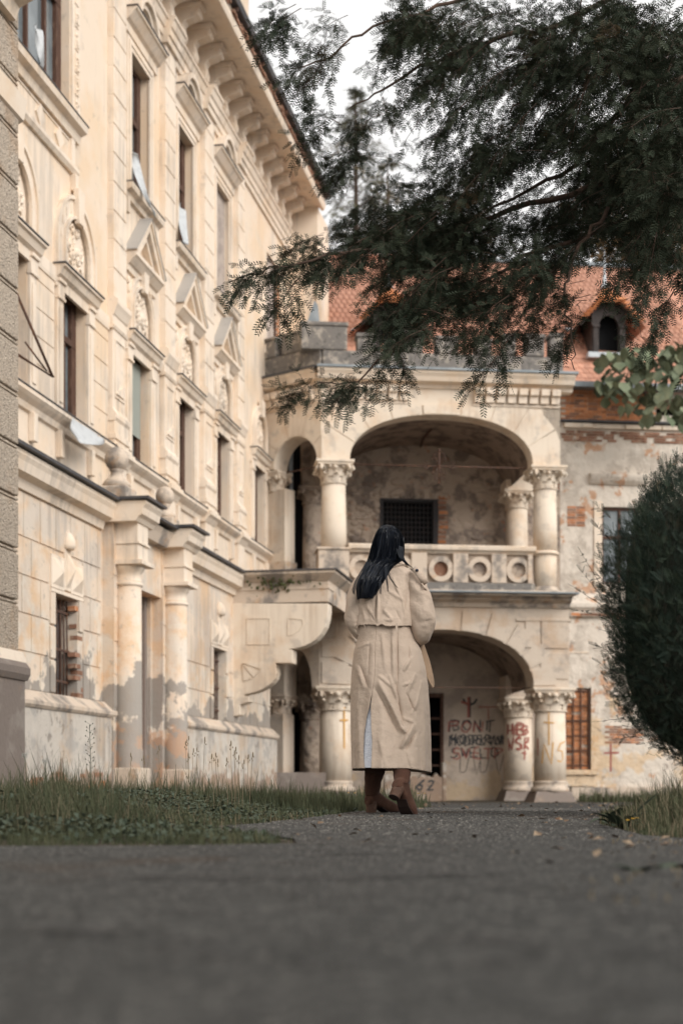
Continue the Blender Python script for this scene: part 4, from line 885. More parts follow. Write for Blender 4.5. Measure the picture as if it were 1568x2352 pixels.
def spray(fr,txt,s,z,h,w_,n,m,par,thick=.045,slant=0):
    x=s; random.seed(len(txt)*7+int(z*100))
    for ch in txt:
        for st in GL[ch]:
            jj=.09*h if txt!='+' else .012; pts=[(x+p*w_+slant*q*h+random.uniform(-jj,jj),z+q*h+random.uniform(-jj,jj)) for p,q in st]
            W=MB(); L_=[];Rr=[]
            dense=[]
            for (x0,z0),(x1,z1) in zip(pts,pts[1:]):
                for j in range(3): dense.append((x0+(x1-x0)*j/3,z0+(z1-z0)*j/3))
            dense.append(pts[-1]); k=len(dense)
            for i,(a,b) in enumerate(dense):
                q0=dense[max(i-1,0)];q1=dense[min(i+1,k-1)]; dx,dz=q1[0]-q0[0],q1[1]-q0[1]; l=math.hypot(dx,dz) or 1
                t=thick/2*random.uniform(.75,1.15)
                L_.append(fr.P(a-dz/l*t,n,b+dx/l*t)); Rr.append(fr.P(a+dz/l*t,n,b-dx/l*t))
            W.grid([L_,Rr],False); W.build('graffiti_stroke',m,par)
        x+=w_*.85 if ch!=' ' else w_*.5
bw=bpy.data.objects['lower_back_wall']
q=lambda u,v:(A.su(u,NB),A.zv(u,v,NB))
NG=NB+.006
for (t,u,v,h,w_,m_,dn) in (('PONT',1032,1681,.30,.38,'blackpaint',0),('PON',1031,1682,.29,.40,'red',.003),('MODRKVNI',1031,1713,.27,.25,'blackpaint',0),('BONI',1040,1677,.26,.33,'blackpaint',.0015),('HODERUN',1036,1709,.25,.27,'blackpaint',.0015),('SWELO',1034,1739,.26,.32,'blackpaint',0),('SVETP',1038,1743,.30,.34,'red',.003)):
    s_,z_=q(u,v); spray(A,t,s_,z_,h,w_,NG+dn,m_,bw,.036)
s_,z_=q(1098,1655); spray(A,'T',s_,z_,.34,.75,NG+.006,'red',bw,.03)
for m_,du,dn in (('blackpaint',2,0),('red',-1,.003)):
    s_,z_=q(1076+du,1648)
    for st in ([(0,0),(0,.55)],[(-.18,.5),(-.1,.36),(0,.34),(.12,.38),(.2,.5)] if du>0 else [(-.2,.42),(0,.36),(.03,.34)]):
        W=MB(); 
        for (x0,z0),(x1,z1) in zip(st,st[1:]):
            l=math.hypot(x1-x0,z1-z0); dx,dz=(x1-x0)/l*.03,(z1-z0)/l*.03
            W.add([A.P(s_+x0-dz,NG+dn,z_+z0+dx),A.P(s_+x1-dz,NG+dn,z_+z1+dx),A.P(s_+x1+dz,NG+dn,z_+z1-dx),A.P(s_+x0+dz,NG+dn,z_+z0-dx)],[(0,1,2,3)])
        W.build('graffiti_cross',m_,bw)
s_,z_=q(1052,1778)
for dx in (0,.35,.55,.95):     # thin looping pencil lines below
    spray(A,'U' if dx in(0,.55) else 'V',s_+dx,z_,.5,.45,NG,'blackpaint',bw,.016,slant=.1)
spray(A,'162',A.su(932,nw),A.zv(960,1815,nw),.26,.32,nw+.006,'blackpaint',bpy.data.objects['low_wall'],.05,.15)
class Cyl:
    def __init__(f,c,r): f.c=c; f.r=r; f.a0=math.atan2(-c[1],-c[0])
    def P(f,s,n,z): a=f.a0+s/f.r; return (f.c[0]+(f.r+n)*math.cos(a),f.c[1]+(f.r+n)*math.sin(a),z)
cols=[o for o in bpy.data.objects if o.name.startswith('column') and o.parent==porch]
Cb=Cyl(A.P(sr2,nr,0),.375); zz=lambda v,n:A.zv(1189,v,n)
spray(Cb,'HB',-.30,zz(1690,nr),.32,.36,.004,'red',bw,.04)
spray(Cb,'HEB',-.30,zz(1690,nr)+.02,.26,.26,.007,'red',bw,.035); spray(Cb,'WSK',-.30,zz(1722,nr),.32,.28,.004,'red',bw,.038); spray(Cb,'NSX'.replace('X','R'),-.27,zz(1722,nr),.3,.26,.006,'red',bw,.03)
spray(Cb,'+',.1,zz(1745,nr),.24,.24,.004,'red',bw,.04)
Cc=Cyl(A.P(A.su(1262,0),0,0),.397)
spray(Cc,'+',-.15,A.zv(1262,1712,0),.8,.4,.004,'orangepaint',bw,.03); spray(Cc,'N5',-.2,A.zv(1262,1754,0),.5,.42,.004,'orangepaint',bw,.03,.1); spray(Cc,'+',-.36,A.zv(1262,1735,0),.42,.12,.004,'red',bw,.04)
Cd=Cyl(A.P(A.su(770,0),0,0),.397); spray(Cd,'+',.10,A.zv(770,1720,0),1.0,.42,.004,'orangepaint',bw,.04)
# ------------------------------------------------------------ tiled wing behind and to the right
wing=thing('tiled_wing',(10,39,-.3),'low ruined wing with peeling plaster, bare brick band and orange tiled roof','building')
WS1=A.su(1568,NB)+4
zg=A.zv(1350,887,NB+.3)
z=lambda v,u=1330:A.zv(u,v,NB)
lw=(A.su(1296,NB),A.su(1356,NB),z(1768),z(1580)); uw=(A.su(1381,NB),A.su(1381,NB)+1.05,z(1340,1400),z(1164,1400))
hole=(A.su(1505,NB),A.su(1575,NB),z(955,1540),z(915,1540))
wall(MB(),A,wS+.005,WS1,-.4,zg-.05,NB,.6,[lw,uw,hole]).build('wall','wing',wing)
MB().box(A,wS+.01,WS1,NB-1.1,NB-1.0,-.3,zg-.2).build('dark_room','black',wing)
MB().box(A,-2.4,WS1,NB-9,NB-8.8,-.3,zg).build('rear_wall','wing',wing)
# brick band
zb0,zb1=z(966),z(900); r_=0; zz_=zb0
random.seed(21)
MB().box(A,wS+.01,hole[0],NB,NB+.03,zb0,zb1+.06).build('mortar_bed','mortar',wing)
while zz_<zb1:
    x=wS+.14-(.12 if r_%2 else 0)
    while x<A.su(1500,NB):
        if x>wS+.1: piece('brick',BR if random.random()<.8 else BRD,wing,A.mtx(x,NB-.01+random.uniform(0,.012),zz_+.03,(1.02,1,1)))
        x+=.25
    zz_+=.07; r_+=1
MB().box(A,wS+.0,WS1,NB,NB+.16,z(969)-.02,z(969)+.03).build('ledge_sheet','darkmetal',wing)
x=wS+.1
while x<WS1-2:
    L_=random.uniform(.3,.9); MB().box(A,x,x+L_-.02,NB,NB+.10+random.uniform(-.02,.03),z(984),z(974)).build('cornice_brick','trim',wing,bevel=.01)
    x+=L_
for k_ in range(90):
    x=wS+.1+random.random()*3.6; zr_=z(992)-.075*int(random.random()*4)
    piece('brick',BRD,wing,A.mtx(x,NB-.035+random.uniform(0,.02),zr_,(1,1,1)))
for k_ in range(16):
    piece('brick',BR if k_%3 else BRD,wing,A.mtx(A.su(1320,NB)+(k_%2)*.25-.1,NB-.04,z(1190)+.07*(k_//2)-.2,(1,1,.9)))
for k_ in range(26):
    piece('brick',BRD if k_%3 else BR,wing,A.mtx(A.su(1398,NB)+(k_%4)*.24+(.12 if (k_//4)%2 else 0),NB-.04,z(1705)+.07*(k_//4),(1,1,.9)))
# hoods, sills, string course
MB().prof(A,[(NB,z(1112)),(NB+.06,z(1112)),(NB+.14,z(1104)),(NB+.18,z(1096)),(NB+.18,z(1090)),(NB,z(1086))],A.su(1352,NB),A.su(1352,NB)+1.6).build('hood_cornice','wing',wing)
MB().prof(A,[(NB,z(1417)),(NB+.1,z(1417)),(NB+.12,z(1404)),(NB+.2,z(1396)),(NB+.2,z(1388)),(NB,z(1362))],A.su(1304,NB),WS1).build('string_course','wing',wing)
for k_ in range(26): piece('brick',BRD if k_%4 else BR,wing,A.mtx(A.su(1306,NB)+.15+k_*.25,NB+.07,z(1412),(1,1,1.2)))
MB().box(A,lw[0]-.15,lw[1]+.18,NB,NB+.16,lw[2]-.14,lw[2]-.02).box(A,lw[0]-.1,lw[1]+.1,NB,NB+.08,lw[2]-.45,lw[2]-.14).build('sill','wing',wing,bevel=.015)
MB().box(A,lw[1],lw[1]+.2,NB,NB+.03,lw[2]-.0,lw[3]+.05).build('window_surround','wing',wing)
MB().box(A,uw[0]-.22,uw[0],NB,NB+.04,uw[2]-.1,uw[3]+.15).build('window_surround','trim',wing)
MB().box(A,lw[0]-.05,A.su(1351,NB),NB,NB+.02,z(1500),z(1497)).build('plaster_fillet','trim',wing)
fo=MB().box(A,uw[0],uw[0]+.08,NB-.2,NB-.1,uw[2],uw[3]).box(A,uw[1]-.08,uw[1],NB-.2,NB-.1,uw[2],uw[3]).box(A,uw[0],uw[1],NB-.2,NB-.095,uw[3]-.08,uw[3]).box(A,uw[0],uw[1],NB-.2,NB-.095,uw[2],uw[2]+.06).box(A,uw[0],uw[1],NB-.2,NB-.09,uw[2]+1.22,uw[2]+1.3).box(A,(uw[0]+uw[1])/2-.03,(uw[0]+uw[1])/2+.03,NB-.2,NB-.092,uw[2],uw[3]).build('window','wood',wing)
for i_ in range(2):
    for a_,b_ in ((uw[2]+.06,uw[2]+1.22),(uw[2]+1.3,uw[3]-.08)): x=uw[0]+.08+i_*.46; MB().box(A,x,x+.40,NB-.16,NB-.15,a_,b_).build('pane','glass',fo)
# brick-filled barred lower window
inf=MB().box(A,lw[0],lw[1],NB-.16,NB-.1,lw[2],lw[3]).build('window_infill','mortar',wing)
for r_ in range(30):
    for c_ in range(3):
        if lw[2]+.04+r_*.074<lw[3]-.03 and random.random()<.9: piece('brick',BR,inf,A.mtx(lw[0]+.1+c_*.245+(.05 if r_%2 else 0),NB-.09-.03,lw[2]+.05+r_*.074,(1 if c_<2 or r_%2==0 else .8,1,1)))
fo=MB().box(A,lw[1]-.05,lw[1]-.005,NB-.06,NB-.01,lw[2],lw[3]).build('window_grille','iron',wing)
for k_ in range(4): x=lw[0]+.03+(lw[1]-lw[0]-.08)*k_/3; MB().box(A,x-.014,x+.014,NB-.05,NB-.02,lw[2],lw[3]).build('iron_bar','iron',fo)
for k_ in range(6): zq=lw[2]+.1+(lw[3]-lw[2]-.2)*k_/5; MB().box(A,lw[0],lw[1]-.05,NB-.055,NB-.03,zq,zq+.03).build('iron_crossbar','iron',fo)
s_,z_=A.su(1385,NB),z(1772); spray(A,'+',s_,z_,.75,.7,NB+.006,'red',wing,.05)
MB().box(A,A.su(1302,NB),A.su(1302,NB)+0.001,NB,NB+.001,0,.001) if 0 else None
MB().box(A,wS+.3,WS1,NB,NB+.08,-.4,A.zv(1450,1808,NB)).build('plinth','weather',wing)
# gutter and roof
MB().box(A,wS-.1,WS1,NB+.05,NB+.42,zg-.04,zg+.10).build('gutter','zinc',wing)
ze=zg+.06; RA=R(48); rl=A.su(739,NB+.2); RL=4.74/math.sin(RA)
def rp(s,t,h=0): n=NB+.3-t*math.cos(RA)+h*math.sin(RA); return A.P(s,n,ze+t*math.sin(RA)+h*math.cos(RA))
def roofm(s,t,h,tw=0):
    up=Vector((-A.n[0]*math.cos(RA),-A.n[1]*math.cos(RA),math.sin(RA))); al=Vector((A.d[0],A.d[1],0)); nn=al.cross(up)
    m=Matrix(((al.x,up.x,nn.x,0),(al.y,up.y,nn.y,0),(al.z,up.z,nn.z,0),(0,0,0,1)))
    return Matrix.Translation(rp(s,t,h))@m@Matrix.Rotation(tw,4,'Z')
w=MB(); w.add([rp(rl,0),rp(WS1,0),rp(WS1,RL),rp(rl,RL)],[(0,1,2,3)]); w.add([rp(rl,0,-.15),rp(WS1,0,-.15),rp(WS1,RL,-.15),rp(rl,RL,-.15)],[(0,1,2,3)])
w.add([rp(rl,0),rp(rl,RL),A.P(rl,NB-9,ze),A.P(rl,NB-9,ze-.3),rp(rl,0,-.3)],[(0,1,2,3,4)]); w.add([rp(rl,RL),rp(WS1,RL),A.P(WS1,NB-8.6,ze),A.P(rl,NB-8.6,ze)],[(0,1,2,3)])
w.build('roof','tile',wing); roof=bpy.data.objects['roof.001'] if 'roof.001' in bpy.data.objects else bpy.data.objects['roof']
TW,TE,TLn=.165,.245,.36
def tilemesh(m):
    N=7; o=[(-TW/2+.003,TLn),(-TW/2+.003,.05)]+[(-(TW/2-.003)*math.cos(math.pi*i/N),.05-.055*math.sin(math.pi*i/N)) for i in range(1,N)]+[(TW/2-.003,.05),(TW/2-.003,TLn)]
    k=len(o); v=[(x,y,.0) for x,y in o]+[(x,y,.016) for x,y in o]
    me=bpy.data.meshes.new('roof_tile'); me.from_pydata(v,[],[tuple(range(k,2*k)),tuple(range(k-1,-1,-1))]+[(i,(i+1)%k,k+(i+1)%k,k+i) for i in range(k)]); me.materials.append(M[m]); return me,np.array(v)
TM,TV=tilemesh('tile'); TM2,_=tilemesh('tilenew')
tiles=[]; nrow=int(RL/TE)
dcs,dhw,dt0,dt1=A.su(1397,NB-.6),.95,.45,2.6
random.seed(31)
for r_ in range(nrow):
    for c_ in range(int((A.su(1590,NB-1)-rl)/TW)):
        s=rl+TW*(c_+.5+(.5 if r_%2 else 0)); t=r_*TE
        p=rp(s,t); v=HV-(p[2]-CH)*FP/p[1]; u=CU+p[0]*FP/p[1]
        vis=(v<838 or u>1292)
        if v>860 and u<1285: continue
        tiles.append((0 if vis else 1,t,s))
tiles.sort(key=lambda q:(q[0],q[1]))
Vs=[];Fs=[];b0=0; k=len(TV)//2
for i,(vf,t,s) in enumerate(tiles):
    m=roofm(s,t,.012,random.uniform(-.03,.03))@Matrix.Rotation(-.055+random.uniform(-.008,.008),4,'X')
    if i<300: piece('roof_tile',TM,wing if 1 else roof,m)
    else:
        mm=np.array(m); P3=TV@mm[:3,:3].T+mm[:3,3]; Vs.append(P3)
        Fs+= [(b0+k+0,b0+k+1,b0+k+2,b0+k+k-1)]; b=b0+k
        Fs=Fs[:-1]
        for j in range(1,(k)//2): Fs.append((b+j-1+0,b+j,b+k-1-j,b+k-j))
        for j in range(k-1): Fs.append((b0+j,b0+j+1,b0+k+j+1,b0+k+j))
        b0+=2*k
npmesh('roof_tiles_upper',np.concatenate(Vs),np.array(Fs),'tile',wing,kind='stuff')
for k_ in range(34):
    s=rl+.2+k_*.34; MB().tube([rp(s-.19,RL+.02,.03),rp(s+.17,RL+.02,.045)],.085,8).build('ridge_tile','zinc' if k_>12 else 'tile',wing)
# zinc valley beside the mansion
MB().add([rp(rl-.02,.2,.03),rp(rl-.02,RL*.62,.03),A.P(rl-.45,NB-.3,ze+1.55),A.P(rl-.62,NB+.4,ze-.25)],[(0,1,2,3)]).build('valley_flashing','zinc',wing)
MB().extr(A,[(A.su(683,NB+1),A.zv(683,806,NB+1)),(A.su(741,NB+1),A.zv(741,806,NB+1)),(A.su(730,NB+1),A.zv(730,700,NB+1)),(A.su(722,NB+1),A.zv(722,690,NB+1))],NB+1,NB+.95).build('flashing_sheet','zinc',wing)
# dormers
def dormer(uc,n0,sc_=1.0):
    s=A.su(uc,n0); zt=lambda v:A.zv(uc,v,n0)
    if sc_!=1: pass
    dz=0
    hw=.47; zb=zt(812); zsp=zt(752); zap=zt(724); ztop=zt(700)
    if uc<1200: 
        sh=zt(800)-zt(812); 
    d=MB(); archwall(d,A,s-hw,s+hw,ztop,n0,n0-.12,s,.28,zsp,zap-zsp,z0=zb,p=2.0)
    do=d.build('dormer','wood',wing); do.data.materials.clear(); do.data.materials.append(M['darkwood'])
    MB().box(A,s-hw,s-hw+.04,n0-2.2,n0-.12,zb,ztop).build('dormer_cheek','darkwood',do); MB().box(A,s+hw-.04,s+hw,n0-2.2,n0-.12,zb,ztop).build('dormer_cheek','darkwood',do)
    MB().box(A,s-hw+.05,s+hw-.05,n0-.5,n0-.45,zb-.1,ztop).build('dark_opening','black',do)
    for sg in (-1,1):
        MB().box(A,s+sg*.37-.075,s+sg*.37+.075,n0,n0+.06,zb,zsp).box(A,s+sg*.37-.1,s+sg*.37+.1,n0,n0+.09,zsp-.03,zsp+.05).build('dormer_post','darkwood',do,bevel=.01)
        # sloping bargeboard and bracket
        MB().extr(A,[(s+sg*.30,zt(703)),(s+sg*.42,zt(700)),(s+sg*.86,zt(745)),(s+sg*.80,zt(752))],n0+.12,n0+.06).build('bargeboard','darkwood',do)
        # roof slope
        e=(s+sg*.95,zt(752)); r0=(s+sg*.36,zt(699)); ap=(s,zt(650))
        w=MB(); v=[A.P(e[0],n0+.3,e[1]),A.P(r0[0],n0+.28,r0[1]),A.P(ap[0],n0-.35,ap[1]),A.P(ap[0],n0-3.0,ap[1]),A.P(e[0],n0-1.6,e[1])]
        v2=[(x,y,z_-.06) for x,y,z_ in v]; w.add(v+v2,[(0,1,2,3,4),(9,8,7,6,5)]+[(i,(i+1)%5,5+(i+1)%5,5+i) for i in range(5)])
        w.build('dormer_slope','tile',do)
        for k_ in range(7):
            t=k_/7; x=r0[0]+(e[0]-r0[0])*t; zq=r0[1]+(e[1]-r0[1])*t
            piece('roof_tile',TM2,do,Matrix.Translation(A.P(x+sg*.03,n0+.36,zq+.03))@Matrix.Rotation(R(180+90*sg*-1) ,4,'Z')@Matrix.Rotation(R(-90+48),4,'Y')@Matrix.Diagonal((.6,.5,1,1)))
    # front hip with round-tailed tiles
    w=MB(); v=[A.P(s-.38,n0+.3,zt(698)),A.P(s+.38,n0+.3,zt(698)),A.P(s,n0-.4,zt(648))]; w.add(v+[(x,y,q-.05) for x,y,q in v],[(0,1,2),(5,4,3),(0,3,4,1),(1,4,5,2),(2,5,3,0)]); w.build('dormer_hip','tilenew',do)
    H=Vector(A.P(s,n0-.4,zt(648)))-Vector(A.P(s,n0+.3,zt(698))); up=H.normalized(); al=Vector((A.d[0],A.d[1],0)); nn=al.cross(up)
    for r_ in range(4):
        wdt=.38*(1-r_/4.2)
        nt_=max(1,int(round(2*wdt/.17)))
        for c_ in range(nt_):
            x=-wdt+.085+c_*(2*wdt-.17)/max(1,nt_-1) if nt_>1 else 0
            p=Vector(A.P(s+x,n0+.3,zt(698)))+up*(r_*.2-.03)+nn*(.015)
            m=Matrix(((al.x,up.x,nn.x,0),(al.y,up.y,nn.y,0),(al.z,up.z,nn.z,0),(0,0,0,1)))
            piece('roof_tile',TM2,do,Matrix.Translation(p)@m@Matrix.Rotation(-.06,4,'X')@Matrix.Diagonal((1.1,.7,1,1)))
    c=A.P(s,n0-.4,0); MB().lathe((c[0],c[1],zt(652)),[(.14,0),(.1,.05),(.06,.15),(.05,.35),(.03,.4),(.035,.5),(.015,.8),(.01,1.1)],12).build('finial','zincpale',do)
    MB().box(A,s-1.25,s-1.15,0,0.01,0,.01) if 0 else None
    w=MB(); w.add([A.P(s-.93,n0-.2,zt(752)),A.P(s-1.08,n0-.2,zt(757)),A.P(s-.80,n0-1.9,zt(701)),A.P(s-.62,n0-1.9,zt(699))],[(0,1,2,3)]); w.build('dormer_flashing','zincpale',do)
    MB().box(A,s-.6,s+.6,n0-.1,n0+.12,zb-.14,zb).build('dormer_sill','zincpale',do)
    return do
M['darkwood']=mat('weathered_dark_wood',(.05,.042,.04),.8,[((.09,.075,.068),9,.5,.62,.6)],[(40,.4,.01)]); M['zincpale']=mat('pale_zinc',(.42,.45,.47),.5,[((.30,.32,.33),4,.5,.6,.5)],metal=.3)
dormer(1397,NB-.35)
dormer(898,NB-.35)
# ------------------------------------------------------------ nearer pebble-dashed wing at the left edge
near=thing('pebbledash_wing',(-5.4,13,0),'grey pebble-dashed corner of a nearer wing with cement base, cut by the left edge','building')
NN=2.0; e0=F.su(37,NN)
MB().box(F,e0-9,e0,-2,NN-.03,1.3,13).build('wall','stucco',near)
z_=1.62; random.seed(2)
while z_<12:
    MB().box(F,e0-1.6,e0+.01,NN-.4,NN+.03,z_,z_+.50).build('pebbledash_block','pebble',near,bevel=.015)
    MB().box(F,e0-1.6,e0-.01,NN-.4,NN+.005,z_+.50,z_+.52).box(F,e0-1.6,e0+.012,NN-.4,NN+.02,z_+.522,z_+.545).build('joint_fillet','pebble',near); z_+=.565
    if 6.55<z_<6.9: pass
be=F.su(58,NN+.28)
MB().box(F,e0-9,be,-1,NN+.28,-.3,1.28).build('base','greybase',near)
MB().prof(F,[(NN-.3,1.26),(NN+.3,1.27),(NN+.33,1.33),(NN+.33,1.40),(NN+.28,1.46),(NN+.05,1.5),(NN-.3,1.5)],e0-9,be+.03).build('base_moulding','greybase',near)
MB().prof(F,[(NN,1.5),(NN+.1,1.5),(NN+.06,1.62),(NN,1.62)],e0-9,e0+.06).build('base_fillet','trim',near)
zt_=F.zv(60,52,NN+.2)
MB().prof(F,[(NN-.3,zt_),(NN+.1,zt_+.02),(NN+.14,zt_+.15),(NN+.3,zt_+.22),(NN+.34,zt_+.4),(NN-.3,zt_+.42)],e0-4,F.su(78,NN+.3)).build('cornice_end','trim',near)
zq=F.zv(37,225,NN); MB().prof(F,[(NN,zq-.25),(NN+.06,zq-.22),(NN+.1,zq),(NN,zq+.02)],e0-3,e0+.08).build('string_course','trim',near)
# iron stay hanging from the near window
MB().tube([F.P(F.su(38,.55),.55,F.zv(38,672,.55)),F.P(F.su(122,.9),.9,F.zv(122,866,.9)),F.P(F.su(38,.35),.35,F.zv(38,812,.35))],.022,6).tube([F.P(F.su(58,.6),.6,F.zv(58,785,.6)),F.P(F.su(108,.8),.8,F.zv(108,852,.8))],.014,6).build('iron_stay','iron',house)
# loose plastic sheets and curtain rags
def sheet(pts,name,label,n=9,grp=None,w_=.0,par=None):
    rows=[]
    a,b=pts; N=len(a)
    random.seed(len(label))
    ph=random.random()*6
    for i in range(n):
        t=i/(n-1); rows.append([tuple(Vector(a[j])*(1-t)+Vector(b[j])*t+Vector((.05*math.sin(3*j+6*t+ph),.03*math.cos(5*t+2*j),.035*math.sin(4*t+1.7*j+ph)))) for j in range(N)])
    o=MB().grid(rows).build(name,'sheet',par); 
    mo=o.modifiers.new('thick','SOLIDIFY'); mo.thickness=.006; s_=o.modifiers.new('sub','SUBSURF'); s_.levels=1; s_.render_levels=1
    return tag(o,label,'plastic sheet',grp)
FP_=lambda u,v,n:F.P(F.su(u,n),n,F.zv(u,v,n))
sheet(([FP_(157,955,.25),FP_(175,968,.28),FP_(205,982,.3),FP_(232,1000,.3)],[FP_(172,1000,.3),FP_(183,1020,.45),FP_(212,1028,.5),FP_(238,1021,.38)]),'plastic_sheet','torn white plastic sheet lying over the sill course below the leftmost tall window')
sheet(([FP_(300,330,-.05),FP_(301,372,.0),FP_(318,430,.22),FP_(345,478,.28)],[FP_(314,358,.1),FP_(327,385,.15),FP_(333,440,.3),FP_(366,508,.32)]),'plastic_sheet','white plastic rag trailing out of the upper window over its sill')
sheet(([FP_(409,462,-.05),FP_(412,500,.02),FP_(414,545,.2)],[FP_(424,478,.08),FP_(433,520,.15),FP_(432,572,.25)]),'plastic_sheet','limp plastic rag hanging in the second upper window')
sheet(([FP_(76,55,-.05),FP_(82,95,.0),FP_(92,150,.05)],[FP_(94,62,.05),FP_(107,98,.15),FP_(98,170,.1)]),'plastic_sheet','crumpled plastic sheet in the big triple window at top left')
# urns on the portico
for yc,us,lb in ((21.85,1.0,'larger weathered ball finial on the nearer portico column'),(24.2,.86,'smaller weathered ball finial on the farther portico column')):
    s=Y2S(yc,1.09)-.1; c=F.P(s,.95,4.505); t=thing('ball_finial',c,lb,'finial','ball finials on the portico')
    MB().box(F,s-.24*us,s+.24*us,.95-.24*us,.95+.24*us,4.506,4.506+.2*us).build('finial_block','weather',t,bevel=.03)
    MB().lathe((c[0],c[1],4.506+.2*us),[(.2*us,0),(.22*us,.05*us),(.17*us,.12*us),(.10*us,.17*us),(.09*us,.24*us),(.12*us,.27*us),(.08*us,.29*us)],20).build('finial_neck','weather',t)
    MB().ball((c[0],c[1],4.506+.64*us),(.185*us,.185*us,.19*us),18,12).build('stone_ball','weather',t)
# ------------------------------------------------------------ the walking woman
PY=8.27; PK=FP/PY
X=lambda u:(u-CU)/PK
Z=lambda v:CH+(HV-v)/PK
lady=thing('person',(X(893),PY,0),'person walking away in a long beige trench coat with long black hair and brown boots','person')
# body: one continuous skinned figure (head, trunk, arms, hands with five fingers, legs)
def skinfig():
    V=[];E=[];RR=[]
    def a(p,r,par=None):
        V.append(p); RR.append(r if hasattr(r,'__len__') else (r,r)); i=len(V)-1
        if par is not None: E.append((par,i))
        return i
    cx=X(900)
    pel=a((cx,PY+.02,.92),(.14,.10)); w_=a((cx-.01,PY+.01,1.08),(.115,.085),pel); ch=a((cx-.03,PY+.02,1.25),(.14,.10),w_); sh=a((cx-.035,PY+.01,1.36),(.10,.08),ch)
    nk=a((X(893),PY,1.45),(.05,.05),sh); hd0=a((X(893),PY-.005,1.53),(.07,.082),nk); hd1=a((X(893),PY-.005,1.60),(.076,.092),hd0); a((X(893),PY,1.655),(.05,.06),hd1)
    ns=a((X(893)+.015,PY+.085,1.555),(.018,.02),hd0)
    for sg,ux,ue,vs,ve in ((-1,828,806,1335,1418),(1,955,982,1332,1420)):
        s_=a((X(ux),PY+.01,Z(vs)),(.055,.055),sh); e_=a((X(ue),PY+.0,Z(ve)),(.042,.042),s_)
        wr=a((X(ue)-sg*.09,PY+.21,Z(ve)+.03),(.027,.024),e_); pm=a((X(ue)-sg*.13,PY+.27,Z(ve)+.05),(.036,.018),wr)
        for q in range(4):
            L=(.075,.085,.08,.062)[q]; o=(q-1.5)*.019; b=(X(ue)-sg*(.15),PY+.30,Z(ve)+.05+o)
            f0=a(b,.009,pm); f1=a((b[0]-sg*L*.5,b[1]+.01,b[2]),.0085,f0); a((b[0]-sg*L*.75,b[1]-.02,b[2]-.004),.007,f1)
        t0=a((X(ue)-sg*.115,PY+.265,Z(ve)+.085),.011,pm); a((X(ue)-sg*.15,PY+.26,Z(ve)+.115),.009,t0)
    for sg,kx,ky,fx,fy,fz in ((-1,-.06,.12,.185,PY+.305,.12),(1,.05,.06,.335,PY-.215,.21)):
        h=a((cx+sg*.085,PY+.02,.84),(.085,.085),pel); k=a((cx+kx,PY+ky,.47),(.055,.055),h); cf=a(((cx+kx+fx)/2,(PY+ky+fy)/2,(.47+fz)/2+.03),(.05,.052),k); a((fx,fy,fz),(.035,.035),cf)
    me=bpy.data.meshes.new('body'); me.from_pydata(V,E,[]); o=bpy.data.objects.new('body',me); col.objects.link(o); me.materials.append(M['skin'])
    m=o.modifiers.new('skin','SKIN'); m.use_smooth_shade=True
    for i,r in enumerate(RR): me.skin_vertices[0].data[i].radius=r
    me.skin_vertices[0].data[0].use_root=True
    s=o.modifiers.new('sub','SUBSURF'); s.levels=2; s.render_levels=2; WL[o.name]=Vector((0,0,0)); attach(o,lady); return o
skinfig()
def interp(tab,v):
    tab=sorted(tab); 
    if v<=tab[0][0]: return tab[0][1:]
    for a,b in zip(tab,tab[1:]):
        if v<=b[0]:
            t=(v-a[0])/(b[0]-a[0]); t=t*t*(3-2*t)*.3+t*.7; return tuple(a[i]+(b[i]-a[i])*t for i in range(1,len(a)))
    return tab[-1][1:]
COAT=[(1296,874,916,.055),(1304,862,930,.075),(1312,848,944,.09),(1322,836,951,.10),(1336,828,955,.11),(1356,824,953,.12),(1400,822,948,.135),(1440,821,944,.14),(1470,822,953,.15),(1500,814,966,.165),(1540,810,975,.18),(1580,808,980,.19),(1634,807.5,983.5,.20),(1700,808,986,.235),(1775,810.5,987,.275)]
SLITL=[(1556,858.6),(1590,854.5),(1625,848.5),(1655,840),(1689,834.3),(1734,833),(1775,836)]
SLITR=[(1556,858.6),(1600,853),(1625,850.3),(1670,851),(1707,853),(1775,851)]
def seam(v,side): 
    if v<1556: return 866-(v-1300)*.029
    return interp(SLITL if side<0 else SLITR,v)[0]
# creases on the back in photo units: (x0,y0,x1,y1,width,amp)  amp>0 ridge towards the viewer
cb=lambda x,y:(765.6+x*.1823,1470+y*.1823)
cr=[]
for (x0,y0,x1,y1,w_,am) in ((560,560,880,1200,34,.020),(520,640,800,1200,30,-.012),(690,490,800,800,20,.012),(760,560,860,1120,18,-.012),(730,-60,745,560,22,.012),(790,-80,790,600,12,-.010),(980,1090,830,1370,22,.020),(1000,1180,880,1400,24,-.016),(820,1110,895,1185,14,.012),(870,1010,985,1060,16,.010),(1040,770,950,960,16,.008),
    (960,240,860,410,16,.012),(930,60,940,360,14,-.008),(270,290,380,640,26,.012),(330,330,430,620,20,-.010),(280,120,480,60,30,.008),(560,480,720,620,18,.008),(1010,440,900,700,20,.010),(1100,520,1000,900,24,.008),(1180,700,1120,1250,30,.006),(620,700,760,1050,16,-.008),(900,700,1000,930,14,-.010),(700,1500,760,1250,30,.006),(450,60,430,500,24,-.006),(600,-40,640,420,30,.007),(860,600,960,560,12,.008),(300,800,330,1500,24,.006),(1050,1300,1110,1620,20,.006),(560,1240,640,1600,26,.005),(900,1400,960,1640,20,.007)):
    a=cb(x0,y0); b=cb(x1,y1); cr.append((*a,*b,w_*.1823*.85,am*1.7))
crA=[]
ca_=lambda x,y:(765.6+x*.1758,1188.2+y*.1758)
